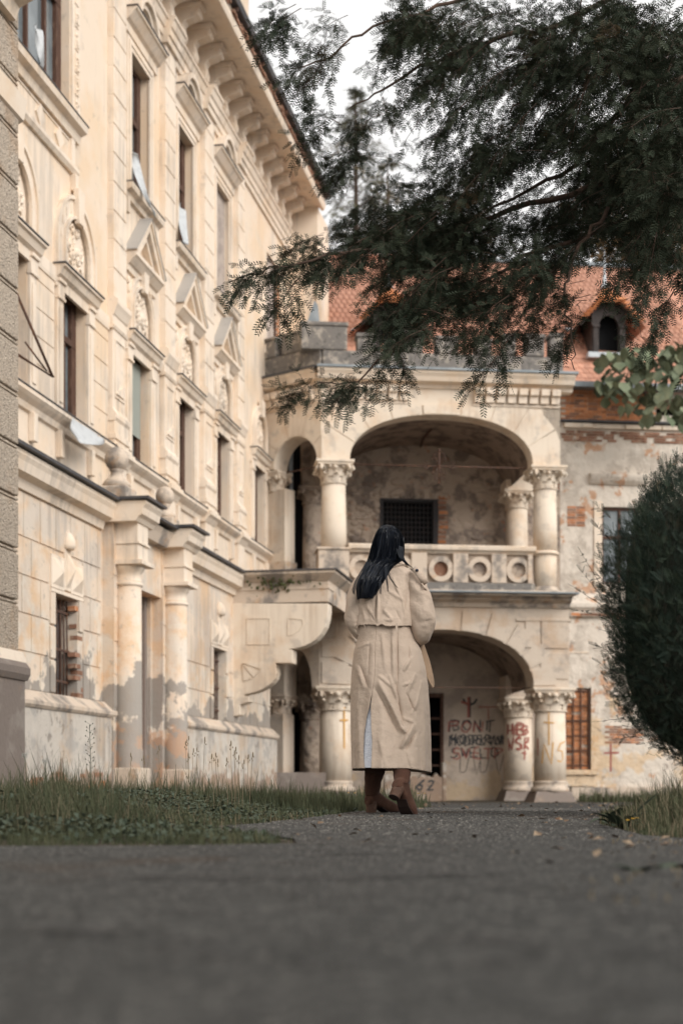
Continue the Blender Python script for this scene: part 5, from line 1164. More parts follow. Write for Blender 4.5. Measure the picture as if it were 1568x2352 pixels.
for (x0,y0,x1,y1,w_,am) in ((575,1050,568,1400,14,.012),(548,1080,540,1400,16,-.008),(430,1180,520,1370,22,.007),(700,1000,900,1120,22,.006),(760,820,880,1120,18,.006),(930,800,915,1300,16,-.012),(880,1100,920,1350,18,.008),(640,1250,760,1390,20,.007),(800,1250,860,1400,20,-.006),(340,1150,420,1380,20,.006),(700,1150,640,1300,24,.005),(480,1290,520,1390,12,-.007),(660,1380,760,1390,18,.007)):
    a=ca_(x0,y0); b=ca_(x1,y1); crA.append((*a,*b,w_*.1758*.9,am*1.6))
def crease(u,v,L):
    s=0
    for x0,y0,x1,y1,w_,am in L:
        dx,dy=x1-x0,y1-y0; l2=dx*dx+dy*dy; t=((u-x0)*dx+(v-y0)*dy)/l2; tc=min(1,max(0,t)); e=1-max(0,abs(t-.5)-.5)*2.2
        if e<=0: continue
        ox,oy=u-(x0+dx*tc),v-(y0+dy*tc); sd=(ox*dy-oy*dx)/math.sqrt(l2)
        d=math.hypot(ox,oy)/w_
        if d>3: continue
        s+=am*math.exp(-d**1.25*1.1)*(1+.5*max(-1,min(1,sd/w_)))*math.sin(math.pi*min(1,max(0.04,t*.92+.04)))**.6
    return s
def coatpt(u_frac_phi,v,grow=0,L=cr,hem=True,waves=1.0,back=0):
    uL,uR,d=interp(COAT,v); c=(uL+uR)/2; w_=(uR-uL)/2+grow; phi=u_frac_phi
    co=math.cos(phi); si=math.sin(phi)
    p=.88
    x=c+w_*math.copysign(abs(co)**p,co); y=-d*math.copysign(abs(si)**p,si)
    lo=max(0,(v-1440)/330)
    r=1
    f=0.006*waves*lo*(math.sin(phi*7+.6)+.7*math.sin(phi*11.3+v*.004)+.6*math.sin(phi*17+1.2-v*.006))
    y2=y-(f+(crease(x,v,L) if si>-.2 else 0))*(si if si>0 else si) - (grow/PK)*si
    x2=X(x)+f*co*.6
    return (x2, PY+.02+y2+back, Z(v))
# overcoat skirt and back as one open sheet from slit edge round to slit edge
rows=[]; NV=190; NC=250
for j in range(NV+1):
    t=j/NV; row=[]
    for i in range(NC+1):
        q=i/NC
        vb=1766 if True else 0
        v0=1296+(1771-1296)*t
        uL,uR,d=interp(COAT,v0); c=(uL+uR)/2; w_=(uR-uL)/2
        sr_=seam(v0,1); sl_=seam(v0,-1)
        f=lambda s:math.acos(max(-1,min(1,math.copysign(abs((s-c)/w_)**(1/.88),(s-c)))))
        p0=f(sr_); p1=f(sl_)                       # on the back, si>0
        phi=p0-(q*(p0+2*math.pi-p1))               # right, front, left, back again
        v=v0
        # hem line
        if t>.8:
            xq=c+w_*math.cos(phi); k=(t-.8)/.2; si=math.sin(phi)
            hem=1766+max(0,(xq-925))*.13 if si>0 else 1770+max(0,(xq-925))*.10
            v=v0+(hem-1771)*k
        row.append(coatpt(phi,v,back=(.012*max(0,(v-1556)/200) if q>.93 else (-.006*max(0,(v-1556)/200) if q<.05 else 0))))
    rows.append(row)
co=MB().grid(rows).build('trench_coat','coat',lady,label='long beige cotton trench coat with a back slit')
m=co.modifiers.new('thick','SOLIDIFY'); m.thickness=.006; m.offset=-1
m=co.modifiers.new('sub','SUBSURF'); m.levels=1; m.render_levels=1
# stitched hem band
rows=[]
for j in range(5):
    row=[]
    for i in range(121):
        q=i/120; phi=R(112)-q*R(110)
        if j in(0,): v=1751
        v=1751+ (15)*j/4
        uL,uR,d=interp(COAT,v); xq=(uL+uR)/2+(uR-uL)/2*math.cos(phi); v+=max(0,xq-925)*.13*(.75+.25*j/4)
        row.append(coatpt(phi,v,grow=.6 if j not in (0,) else .1))
    rows.append(row)
MB().grid(rows).build('hem_band','coat',co)
# storm flap with frayed edge over the upper back
rows=[]; random.seed(8)
hemz=[]
for i in range(141):
    q=i/140; u=820+q*(944-820)
    h=1443-2.5*math.sin(q*9)-2*(q>.25)*(q<.42)+5*max(0,q-.8)*4+random.uniform(-.55,.55)
    if .44<q<.5: h-=4*math.sin((q-.44)/.06*math.pi)
    hemz.append(h)
for j in range(61):
    row=[]
    for i in range(141):
        q=i/140; phi=R(176)-q*R(172)
        t=j/60; v=1300+(hemz[i]-1300)*t
        row.append(coatpt(phi,v,grow=1.6+4.2*t**2,L=crA,waves=0))
        x,y,z=row[-1]; row[-1]=(x+.002*math.sin(q*40)*t, y-.016*t*t*abs(math.sin(q*7.5+.8)),z)
    rows.append(row)
fl=MB().grid(rows).build('storm_flap','coat',co)
m=fl.modifiers.new('thick','SOLIDIFY'); m.thickness=.004
for x0,y0,x1,y1 in ((392,1430,398,1520),(310,1450,280,1500),(280,1500,290,1560),(290,1560,330,1565)):
    a=ca_(x0,y0); b=ca_(x1,y1); MB().tube([(X(a[0]),PY-.15,Z(a[1])),((X(a[0])+X(b[0]))/2+.004,PY-.155,(Z(a[1])+Z(b[1]))/2),(X(b[0]),PY-.15,Z(b[1]))],.0016,4).build('loose_thread','coat',fl)
# sleeves
def sleeve(path,name,seed,tw=1):
    random.seed(seed); pts=[];n=44
    P_=[Vector(p[:3]) for p in path]; Rd=[p[3] for p in path]; Rt=[p[4] if len(p)>4 else p[3] for p in path]
    rows=[]; up=None
    for j in range(n+1):
        t=j/n*(len(P_)-1); i=min(int(t),len(P_)-2); f=t-i
        p0=P_[max(i-1,0)];p1=P_[i];p2=P_[i+1];p3=P_[min(i+2,len(P_)-1)]
        c=.5*((2*p1)+(p2-p0)*f+(2*p0-5*p1+4*p2-p3)*f*f+(3*p1-p0-3*p2+p3)*f**3)
        tg=(.5*((p2-p0)+2*(2*p0-5*p1+4*p2-p3)*f+3*(3*p1-p0-3*p2+p3)*f*f)).normalized()
        ra=Rd[i]*(1-f)+Rd[i+1]*f; rb=Rt[i]*(1-f)+Rt[i+1]*f
        if up is None: up=Vector((1,0,0))
        up=(up-tg*up.dot(tg)).normalized(); w_=tg.cross(up); row=[]
        for k in range(40):
            a=2*math.pi*k/40
            wr=1+.06*math.sin(2*a+t*1.6+seed)+.05*math.sin(4*a-t*2.6+seed)+.035*max(-1,min(1,2.2*math.sin(t*5+2.2*a+seed)))*min(1,t)+.02*math.sin(7*a+t*5)+(.05*math.exp(-((t-3.4)/.35)**2)*math.sin(t*22+a*1.5))
            row.append(c+up*math.cos(a)*ra*wr+w_*math.sin(a)*rb*wr)
        rows.append([tuple(p) for p in row])
    o=MB().grid(rows,True,True).build(name,'coat',co); m=o.modifiers.new('sub','SUBSURF'); m.levels=1; m.render_levels=1; return o
yb=PY-.0
sleeve([(X(940),yb+.01,Z(1318),.03,.06),(X(951),yb-.0,Z(1340),.066,.085),(X(960),yb-.02,Z(1380),.078,.09),(X(966),yb-.03,Z(1420),.080,.09),(X(968),yb+.0,Z(1447),.066,.085),(X(955),yb+.12,Z(1452),.055,.06),(X(938),yb+.24,Z(1440),.05,.05)],'sleeve',3)
sleeve([(X(840),yb+.02,Z(1322),.03,.05),(X(829),yb+.01,Z(1345),.055,.075),(X(818),yb+.0,Z(1385),.058,.075),(X(814),yb-.0,Z(1420),.058,.072),(X(822),yb+.03,Z(1445),.046,.062),(X(838),yb+.14,Z(1450),.045,.05),(X(850),yb+.24,Z(1440),.042,.045)],'sleeve',5)
for k in range(3):
    pass
# gathered dart where the sleeve meets the flap
# epaulette with button and strap
ep=[(947,1309,.075),(953,1316,.095),(961,1327,.105),(968,1338,.10),(975,1347,.085)]
rows=[]
for w0 in (-1,0,1):
    rows.append([(X(u)+w0*.016,yb-d-.01,Z(v)+w0*.010) for u,v,d in ep])
MB().grid(rows).build('epaulette','coat',co); bpy.data.objects['epaulette'].modifiers.new('t','SOLIDIFY').thickness=.006
MB().ball((X(954.6),yb-.115,Z(1316.5)),(.010,.005,.009),12,8).build('button','button',co)
MB().tube([(X(966),yb-.10,Z(1346)),(X(971),yb-.112,Z(1356)),(X(976),yb-.095,Z(1360)),(X(977),yb-.07,Z(1352))],.006,6).build('strap_loop','coat',co)
# collar
rows=[]
for j in range(7):
    t=j/6; rows.append([(X(896)+(.082-.016*t)*math.cos(a), yb+.005-(.075-.012*t)*math.sin(a), Z(1305)+.055*t+.008*math.sin(a*3)) for a in [R(-30+240*i/30) for i in range(31)]])
cl=MB().grid(rows).build('collar','coat',co); cl.modifiers.new('t','SOLIDIFY').thickness=.008
# pocket welt and back belt loop
pw=[cb(x,y) for x,y in ((985,20),(1045,20),(1100,395),(1025,405),(1010,250))]
def onback(u,v,g): 
    uL,uR,d=interp(COAT,v); c=(uL+uR)/2; w_=(uR-uL)/2; a=max(-1,min(1,(u-c)/w_)); a=math.copysign(abs(a)**(1/.88),a); return coatpt(math.acos(a),v,grow=g)
rows=[]
for j in range(13):
    t=j/12; l=(987+38*t+6*math.sin(t*3),20+385*t); r_=(1048+58*t,15+375*t)
    rows.append([onback(*cb(l[0]+(r_[0]-l[0])*q/5,l[1]+(r_[1]-l[1])*q/5),1.6 if 0<q<5 else .5) for q in range(6)])
MB().grid(rows).build('pocket_welt','coat',co)
a0=ca_(808,1425); a1=ca_(808,1545)
MB().box(Frame(X(a0[0])-.006,PY-.165,1,0),0,.013,.0,.006,Z(a1[1]),Z(a0[1])).build('belt_loop','coat',co)
# hanging belt end, a folded strap on the right
bl=[(969,1470,.05,9),(974,1490,.09,15),(981,1515,.1,20),(986,1540,.08,20),(993,1563,.06,15),(998,1577,.05,5)]
rows=[]
for s_ in range(5):
    w0=s_/4*2-1; rows.append([(X(u+w0*wd*.45),PY-.0+dy+.02*w0+.012*math.sin(i*1.3+w0),Z(v-w0*3)) for i,(u,v,dy,wd) in enumerate(bl)])
be_=MB().grid(rows).build('belt_end','beltm',co); m=be_.modifiers.new('t','SOLIDIFY'); m.thickness=.005; m=be_.modifiers.new('s','SUBSURF'); m.levels=2; m.render_levels=2
# dress seen through the slit
rows=[]
for j in range(30):
    v=1612+(1764-1612)*j/29; rows.append([(X(868)+(.115+.02*j/29)*math.cos(a)*(1+.03*math.sin(7*a+j*.1)),PY+.01-(.16+.055*j/29)*math.sin(a)*(1+.03*math.sin(9*a)),Z(v)) for a in [2*math.pi*i/48 for i in range(48)]])
MB().grid(rows,True,True).build('dress','dress',lady,label='pale blue knit dress showing through the coat slit')
# boots
def boot(loc,yaw,pitch,top,name_lbl,L=.245,rt=.062):
    Mx=Matrix.Translation(loc)@Matrix.Rotation(yaw,4,'Z')@Matrix.Translation((0,.17,0))@Matrix.Rotation(-pitch,4,'X')@Matrix.Translation((0,-.17,0))
    # foot sections: y, halfwidth, sole z, top z
    S=[(-.035,.022,.055,.10),(-.03,.033,.052,.125),(0,.037,.05,.15),(.03,.036,.048,.15),(.06,.036,.036,.125),(.10,.040,.014,.10),(.14,.045,.004,.082),(.17,.045,.002,.068),(.20,.038,.004,.052),(.225,.024,.008,.04),(.24,.010,.013,.03)]
    rows=[]
    for y,hw,z0,z1 in S:
        row=[]
        for k in range(20):
            a=2*math.pi*k/20; c,s=math.cos(a),math.sin(a)
            row.append(tuple(Mx@Vector((hw*math.copysign(abs(c)**.7,c),y,(z0+z1)/2+(z1-z0)/2*math.copysign(abs(s)**(.9 if s>0 else .5),s)))))
        rows.append(row)
    mb=MB().grid(rows,True,True); mb.add(rows[0],[tuple(range(20))]); mb.add(rows[-1],[tuple(range(19,-1,-1))])
    an=Mx@Vector((0,.005,.12)); axis=(Mx.to_3x3()@Vector((0,0,1)))
    T=Vector(top); pts=[]; rr=[]
    n=16; rows=[]
    for j in range(n+1):
        t=j/n; c=an*(1-t)+T*t+ (axis*.05)*(math.sin(math.pi*t))*(1-t); r_=.046+(.062-.046)*min(1,t*1.6)
        if t<.12: r_=.044
        r_*=1+.045*math.sin(t*26+.5)*(math.sin(math.pi*min(1,t*1.15)))
        row=[]
        for k in range(28):
            a=2*math.pi*k/28; g=1+.04*math.sin(a*2+t*20)+.02*math.sin(a*5+t*31); row.append((c[0]+r_*1.02*g*math.cos(a),c[1]+r_*1.12*g*math.sin(a),c[2]+.010*math.sin(a+t*9)*(1-t)))
        rows.append(row)
    mb.grid(rows,True,True)
    b=mb.build('boot','boot',lady); m=b.modifiers.new('s','SUBSURF'); m.levels=1; m.render_levels=1
    # stacked heel and sole
    hb=MB(); top_=[];bot=[]
    for k in range(16):
        a=2*math.pi*k/16; top_.append(tuple(Mx@Vector((.036*math.cos(a),-.0+.036*math.sin(a),.075)))); bot.append(tuple(Mx@Vector((.031*math.cos(a),-.002+.030*math.sin(a),.004))))
    hb.grid([top_,bot],False,True); hb.add(bot,[tuple(range(16))]); hb.build('boot_heel','bootheel',b)
    tip=[tuple(Vector(p)+(Mx.to_3x3()@Vector((0,0,-.004)))) for p in bot]; MB().grid([bot,tip],False,True).add(tip,[tuple(range(16))]).build('heel_tip','bootsole',b)
    so_=MB(); l=[];r_=[]
    for y,hw,z0,z1 in S[4:]: l.append(tuple(Mx@Vector((-hw*.95,y,z0-.003)))); r_.append(tuple(Mx@Vector((hw*.95,y,z0-.003))))
    so_.grid([l,r_],False).build('sole','bootsole',b).modifiers.new('t','SOLIDIFY').thickness=.006
    return b
boot((X(853)*1.03,PY+.30,0.0),R(-48),0,(X(866)*1.02,PY+.10,Z(1742)),'')
rb=boot((X(896)*.965,PY-.335,0.0),R(-38),R(36),(X(908),PY-.015,.40),'')
# hair: shell and strands
HR=[(1208,884,893,.02),(1211,876,903,.05),(1217,869,911,.075),(1227,863.5,919,.095),(1240,858.5,926,.105),(1258,853,926.6,.11),(1275,849,925.8,.11),(1287,845,924.5,.105),(1297,841,915,.10),(1306,836,900,.10),(1322,829,890,.105),(1340,821,880,.105),(1357,817,868,.10),(1372,818.5,861,.095),(1380,820,857,.085)]
def hp(q,v,g=0):
    uL,uR,d=interp(HR,v); uL+=1.5*(v>1290); uR-=(1.2+3*(v>1320))*(g==0); a=math.pi*(1-q); c=(uL+uR)/2; w_=(uR-uL)/2; off=.0 if v<1300 else min(1,(v-1300)/40)*.075
    return (X(c+(w_+g)*math.cos(a)),PY+.0-off-(d+g/PK)*max(0,math.sin(a))**.8-.02,Z(v))
rows=[]
for j in range(61):
    v=1208+(1380-1208)*j/60; row=[hp(i/36,v) for i in range(37)]
    uL,uR,d=interp(HR,v)
    back=[(X((uL+uR)/2+(uR-uL)/2*math.cos(-math.pi*i/12)),(PY-.02)+(.10 if v<1300 else .0)*math.sin(math.pi*i/12)*min(1,d/.1) - (.0 if v<1300 else min(1,(v-1300)/40)*.075),Z(v)) for i in range(1,12)]
    rows.append(row+back)
hs_=MB().grid(rows,True,True).build('hair','hairin',lady)
random.seed(12); mb=MB()
for k in range(2300):
    tl=random.uniform(-1.6,1.6)
    q=min(.995,max(.005,random.random())); v0=1208+random.random()**2*40; v1=1378+random.uniform(-9,6)-8*(abs(q-.35)>.45); 
    if random.random()<.25: v1=random.uniform(1330,1375)
    if q>.8: v1=random.uniform(1290,1345) if random.random()<.6 else v1
    g=random.uniform(-.2,1.8); dq=random.uniform(-.05,.05); wd=random.uniform(.0008,.0026); ph=random.random()*6; L_=[];R2=[]
    for j in range(13):
        t=j/12; v=v0+(v1-v0)*t; qq=min(1.0,max(0.0,q+dq*t+.008*math.sin(t*5+ph))); p=hp(qq,v,g*(.5+.5*t)); w_=wd*(1-.8*t**3)
        L_.append((p[0]-w_,p[1]+tl*w_,p[2])); R2.append((p[0]+w_,p[1]-tl*w_,p[2]))
    mb.grid([L_,R2])
def lock(pts,n=14,w0=.0016,spread=.012):
    for k in range(n):
        o=random.uniform(-spread,spread); L_=[];R2=[]; N=len(pts)
        for j,(u,v,dy) in enumerate(pts):
            t=j/(N-1); x=X(u)+o*(1-.4*t)+random.uniform(-.001,.001); w_=w0*(1-.75*t); y=PY-dy-random.uniform(0,.004)
            L_.append((x-w_,y,Z(v)-o*.4)); R2.append((x+w_,y-.0008,Z(v)-o*.4))
        mb.grid([L_,R2])
lock([(918,1262,.11),(920,1285,.12),(926,1298,.12),(936,1307,.115),(944,1311,.11)],30,.002,.016)
lock([(914,1270,.12),(921,1290,.12),(930,1301,.13),(941,1309,.13)],26,.002,.02)
lock([(889,1290,.13),(893,1300,.14),(905,1305,.14),(925,1307,.13),(941,1314,.13),(942,1317,.13),(936,1316,.13)],8,.0008,.012)
lock([(886,1310,.16),(889,1325,.17),(895,1340,.175),(903,1352,.175),(910,1360,.175)],10,.0011,.008)
lock([(884,1315,.16),(884,1335,.17),(887,1352,.175),(888,1368,.175)],10,.0012,.007)
lock([(845,1300,.13),(830,1325,.15),(818,1346,.16),(811,1365,.165),(812,1374,.165)],22,.0013,.012)
lock([(870,1345,.18),(871,1360,.185),(871,1374,.185)],10,.0013,.008)
lock([(892,1292,.13),(900,1298,.135),(915,1303,.13),(934,1306,.125)],16,.0012,.01)
mb.build('hair_strands','hair',hs_,kind='stuff')

# ------------------------------------------------------------ vegetation
def sprig_t(nn=10,L=.068,nl=.021,nw=.0072,ang=66,up=.25,stem=.0018):
    V=[];Fq=[]
    for i in range(nn):
        x=L*(i+.3)/nn; sg=1 if i%2 else -1; a=R(ang-(i/nn)*22); l=nl*(.75+.5*math.sin(math.pi*(i+1)/(nn+1)))
        d=Vector((math.cos(a),sg*math.sin(a),up)); sd_=Vector((-d.y,d.x,0)).normalized()*nw/2; b=len(V); p=Vector((x,0,0))
        V+=[p,p+d*l*.45+sd_,p+d*l,p+d*l*.45-sd_]; Fq.append((b,b+1,b+2,b+3))
    b=len(V); V+=[Vector((0,-stem,0)),Vector((L,-stem*.4,0)),Vector((L,stem*.4,.0)),Vector((0,stem,0))]; Fq.append((b,b+1,b+2,b+3))
    return np.array([tuple(v) for v in V]),np.array(Fq)
def norm(a): return a/np.maximum(1e-9,np.linalg.norm(a,axis=-1,keepdims=True))
def scatter(T,Fq,pos,dr,upv,scale):
    x=norm(dr); y=norm(np.cross(upv,x)); z=np.cross(x,y); Mx=np.stack([x,y,z],1)*scale[:,None,None]     # rows are axes
    V=np.einsum('tk,nkj->ntj',T,Mx)+pos[:,None,:]; n,t=V.shape[:2]
    return V.reshape(-1,3),(Fq[None]+np.arange(n)[:,None,None]*t).reshape(-1,4)
def branchlets(starts,dirs,lens,K,droop,sprigscale,T,Fq,rg,sidea=.75,tube=None,hang=.35):
    N=len(starts); Vs=[];Fs=[];tot=0; pts=[]
    perp=norm(np.cross(dirs,np.array([0,0,1.])+rg.normal(0,.35,(N,3))))
    for k in range(K):
        t=(k+.5)/K; P0=starts+dirs*(lens*t)[:,None]+np.array([0,0,-1.])*(droop*t*t)[:,None]
        tg=norm(dirs*lens[:,None]+np.array([0,0,-2.])*(droop*t)[:,None])
        for sg in (1,-1):
            d=tg*.6+perp*sg*sidea+rg.normal(0,.38,(N,3))+np.array([0,0,-1.])*(hang*rg.random(N))[:,None]
            m=rg.random(N)<.88
            V,F_=scatter(T,Fq,P0[m],d[m],(np.array([0,0,1.])+rg.normal(0,.5,(N,3)))[m],(sprigscale*(1-.35*t)*rg.uniform(.6,1.15,N))[m])
            Vs.append(V);Fs.append(F_+tot);tot+=len(V)
        pts.append(P0)
    V,F_=scatter(T,Fq,pts[-1],tg,np.tile([0,0,1.],(N,1))+rg.normal(0,.4,(N,3)),np.full(N,sprigscale)); Vs.append(V);Fs.append(F_+tot)
    return np.concatenate(Vs),np.concatenate(Fs),[starts]+pts
def ribbons(pts,w0):
    # twig strips: three crossing faces would be wasteful this thin; a narrow prism of 3 sides
    K=len(pts); N=len(pts[0]); P_=np.stack(pts,1); offs=[]
    for k in range(3):
        a=2*math.pi*k/3; offs.append([math.cos(a),math.sin(a)*.7,math.sin(a)*.7])
    offs=np.array(offs); rad=w0*np.linspace(1,.3,K)
    V=P_[:,:,None,:]+offs[None,None]*rad[None,:,None,None]; V=V.reshape(-1,3)
    base=(np.arange(N)*K*3)[:,None,None]; j=(np.arange(K-1)*3)[None,:,None]; i=np.arange(3)[None,None,:]; i2=(np.arange(3)+1)%3; i2=i2[None,None,:]
    F_=np.stack([base+j+i,base+j+i2,base+j+3+i2,base+j+3+i],-1).reshape(-1,4); return V,F_
W3=lambda u,v,y:np.array([(u-CU)/FP*y,y,CH+(HV-v)/FP*y])
yew=thing('yew_tree',(4.6,10.6,0),'big dark yew tree whose drooping boughs fill the upper right','tree')
CL=[(1200,150,210,150,10.2,120),(1400,130,200,170,9.6,190),(1545,270,90,260,9.2,150),(1270,370,200,110,10.2,150),(1450,440,120,90,10.4,60),(1060,450,140,90,10.2,105),(1000,540,150,80,10.3,85),(900,430,90,90,10.8,34),(1120,600,200,80,10,115),(1030,640,130,55,9.8,40),(860,555,90,35,10.2,20),
(1120,40,230,60,10,66),(930,50,120,50,10.4,22),(770,40,80,35,10.5,9),(740,110,60,60,10.4,7),(665,25,20,15,10.4,2),(725,170,25,40,10.3,3),(750,300,40,30,10.6,6),(830,250,70,40,11,10),(780,400,60,50,10.8,14),(690,30,40,20,10.4,3),(760,250,30,40,10.6,4),
(720,590,60,22,9.6,15),(640,600,40,18,9.6,7),(585,622,22,10,9.6,4),(680,530,40,20,9.8,6),(650,660,22,30,9.6,4),
(900,680,50,45,9.5,11),(1000,730,90,50,9.4,17),(1120,740,50,80,9.4,20),
(790,870,40,16,9.2,7),(835,890,22,26,9.2,5),(905,820,40,22,9.2,6),(730,880,16,8,9.2,2),
(1250,690,40,70,9.4,18),(1315,790,12,50,9.4,7),(1240,600,50,40,9.6,20),(1330,530,80,30,9.8,30),(1520,570,50,40,9.5,30),(1545,700,30,40,9.2,9),(1170,800,40,20,9.4,6),(1430,545,100,20,9.6,22),(1540,500,30,60,9.4,24)]
T,Fq=sprig_t(); rg=np.random.default_rng(5)
st=[];dr=[];ln=[]
for (u,v,ru,rv,y,n) in CL:
    for k in range(max(1,int(round(n*(.23 if v<480 and u>1000 else .15))))):
        a=rg.random()*6.283; r_=math.sqrt(rg.random()); uu=u+ru*r_*math.cos(a); vv=v+rv*r_*math.sin(a); yy=y+rg.uniform(-.9,.9)
        L=rg.uniform(.35,.75)*(.6 if n<16 else 1)
        dx=-.8+rg.normal(0,.35)+(.35 if uu>1300 else 0); dz=-.05+rg.normal(0,.28); dy=rg.normal(0,.5)
        d=np.array([dx,dy,dz]); d/=np.linalg.norm(d); st.append(W3(uu,vv,yy)-d*L*.4); dr.append(d); ln.append(L)
st=np.array(st);dr=np.array(dr);ln=np.array(ln)
def bough(st,dr,ln,per,rg,droop=.35,sh=(.09,.2)):
    N=len(st); S_=[];D_=[];L_=[]; axis=[]
    perp=norm(np.cross(dr,np.array([0,0,1.])+rg.normal(0,.3,(N,3))))
    for k in range(5): t=k/4; axis.append(st+dr*(ln*t)[:,None]-np.array([0,0,1.])*(droop*ln*t*t)[:,None])
    for k in range(per):
        t=rg.uniform(.05,1.0,N); P0=st+dr*(ln*t)[:,None]-np.array([0,0,1.])*(droop*ln*t*t)[:,None]; sg=np.where(rg.random(N)<.5,1,-1)
        d=dr*rg.uniform(.2,.9,(N,1))+perp*(sg*rg.uniform(.2,1.1,N))[:,None]-np.array([0,0,1.])*rg.uniform(-.15,.95,(N,1))+rg.normal(0,.2,(N,3))
        d=norm(d); l=rg.uniform(*sh,N)*(1.15-.45*t); S_.append(P0+d*(l*rg.uniform(0,.55,N))[:,None]); D_.append(d); L_.append(l)
    return np.concatenate(S_),np.concatenate(D_),np.concatenate(L_),axis
S_,D_,L_,ax=bough(st,dr,ln,25,rg)
V,F_,pts=branchlets(S_,D_,L_,3,L_*.3,1.22,T,Fq,rg,.85,hang=.5)
npmesh('crown',V,F_,'yew',yew,kind='stuff')
V,F_=ribbons(ax,.006); npmesh('twigs',V,F_,'bark',yew,kind='stuff')
V,F_=ribbons(pts,.0022); npmesh('shoots',V,F_,'bark',yew,kind='stuff')
# a part of the crown beyond the frame on the right
N=500; a=rg.random(N)*6.28; r_=np.sqrt(rg.random(N)); pos=np.stack([4.9+1.9*r_*np.cos(a),10.6+1.7*r_*np.sin(a),3.0+rg.random(N)*4.2],1); pos=pos[pos[:,0]>2.9]
d=norm(pos-np.array([4.6,10.6,4.5])+rg.normal(0,.4,pos.shape)); V,F_,pts=branchlets(pos,d,rg.uniform(.4,.8,len(pos)),5,rg.uniform(.1,.4,len(pos)),1.8,T,Fq,rg); npmesh('outer_crown',V,F_,'yew',yew,kind='stuff')
def limb(pl,r0,r1,name='limb'):
    P_=[Vector(W3(*p)) if len(p)==3 and p[0]>20 else Vector(p) for p in pl]; out=[]
    for i in range(len(P_)-1):
        for k in range(5): out.append(P_[i].lerp(P_[i+1],k/5)+Vector((random.uniform(-.02,.02),random.uniform(-.02,.02),random.uniform(-.02,.02))))
    out.append(P_[-1]); n=len(out); MB().tube(out,[r0+(r1-r0)*i/(n-1) for i in range(n)],8).build(name,'bark',yew)
random.seed(6)
MB().tube([(4.7,10.7,-.2),(4.6,10.6,.8),(4.65,10.5,2.2),(4.4,10.6,3.6),(4.5,10.7,5.5),(4.4,10.5,7.5)],[.34,.26,.23,.2,.14,.05],12).build('trunk','bark',yew)
limb([(4.4,10.6,3.9),(1568,180,9.4),(1440,240,9.5),(1290,400,9.9),(1100,500,10.1)],.035,.008)
limb([(4.5,10.6,2.9),(1568,330,9.6),(1350,430,10),(1130,500,10.2),(920,560,10.2),(760,590,9.8),(640,610,9.6),(525,648,9.6)],.030,.003)
limb([(1568,440,9.7),(1400,520,9.8),(1200,590,9.8),(1020,700,9.6),(900,810,9.3),(820,870,9.2),(720,885,9.2)],.018,.003)
limb([(4.5,10.7,5.2),(1500,-60,9.9),(1280,60,10.2),(1060,110,10.3),(900,190,10.6),(800,250,10.8)],.03,.004)
limb([(1330,40,10),(1290,110,10.1),(1230,190,10.2),(1170,260,10.2)],.02,.006)
limb([(1400,470,9.5),(1330,560,9.5),(1290,660,9.4),(1310,760,9.4),(1318,850,9.4)],.014,.003)
limb([(1180,-40,10.3),(1000,20,10.4),(860,60,10.4),(740,140,10.4),(660,160,10.4)],.016,.003)
# unseen yew behind the viewpoint on the right, added to shade the near path
shade_yew=thing('yew_tree',(4.3,-2.6,0),'dark yew out of view behind on the right, added to shade the near path','tree')
MB().tube([(4.3,-2.6,-.1),(4.25,-2.5,2),(4.3,-2.4,4.5)],[.22,.17,.08],10).build('trunk','bark',shade_yew)
a_=norm(rg.normal(0,1,(170,3))); c_=np.array([4.2,-2.2,4.3]); S2=c_+a_*np.array([.7,.7,.7]); S_,D_,L_,ax=bough(S2,norm(a_+rg.normal(0,.2,(170,3))),rg.uniform(.9,1.9,170),14,rg,sh=(.25,.5))
V,F_,pts=branchlets(S_,D_,L_,3,L_*.3,2.6,T,Fq,rg,.85,hang=.5); npmesh('crown',V,F_,'yew',shade_yew,kind='stuff'); V,F_=ribbons(ax,.02); npmesh('branches',V,F_,'bark',shade_yew,kind='stuff')
# clipped yew at the right edge
hed=thing('clipped_yew',(2.2,7.4,0),'dense rounded clipped yew bush standing at the right edge of the path','bush')
hc=np.array([2.23,7.55,1.02]); hr=np.array([.75,.80,.82])
def sup(th,ph,p=.5):
    f=lambda a:np.sign(a)*np.abs(a)**p
    return np.stack([f(np.cos(ph))*f(np.cos(th)),f(np.cos(ph))*f(np.sin(th)),f(np.sin(ph))],-1)
def boxy(d,p=5.5): return d/((np.abs(d)**p).sum(-1,keepdims=True)**(1/p))
N=27000; dd_=norm(rg.normal(0,1,(N,3))); s_=boxy(dd_); th=np.arctan2(dd_[:,1],dd_[:,0]); ph=np.arcsin(dd_[:,2])
lump=1+.035*np.sin(th*5+ph*3)+.03*np.sin(ph*9+th*2)+rg.normal(0,.02,N)
pos=hc+s_*hr*(lump*rg.uniform(.84,.985,N))[:,None]; 
lowf=np.clip((.78-pos[:,2])/.6,0,1); pos[:,0]+=lowf**1.2*.27*np.clip((3.0-pos[:,0])/1.4,0,1); topf=np.clip((pos[:,2]-1.5)/.35,0,1); pos[:,0]+=topf**1.5*.13*np.clip((3.0-pos[:,0])/1.4,0,1)
nrm=norm(s_/hr); d=nrm*.5+np.array([0,0,.8])+rg.normal(0,.45,(N,3)); 
TH,FH=sprig_t(14,.085,.020,.0052,62,.25)
V,F_=scatter(TH,FH,pos,d,nrm+rg.normal(0,.5,(N,3)),rg.uniform(.4,.85,N)); npmesh('foliage',V,F_,'hedge',hed,kind='stuff')
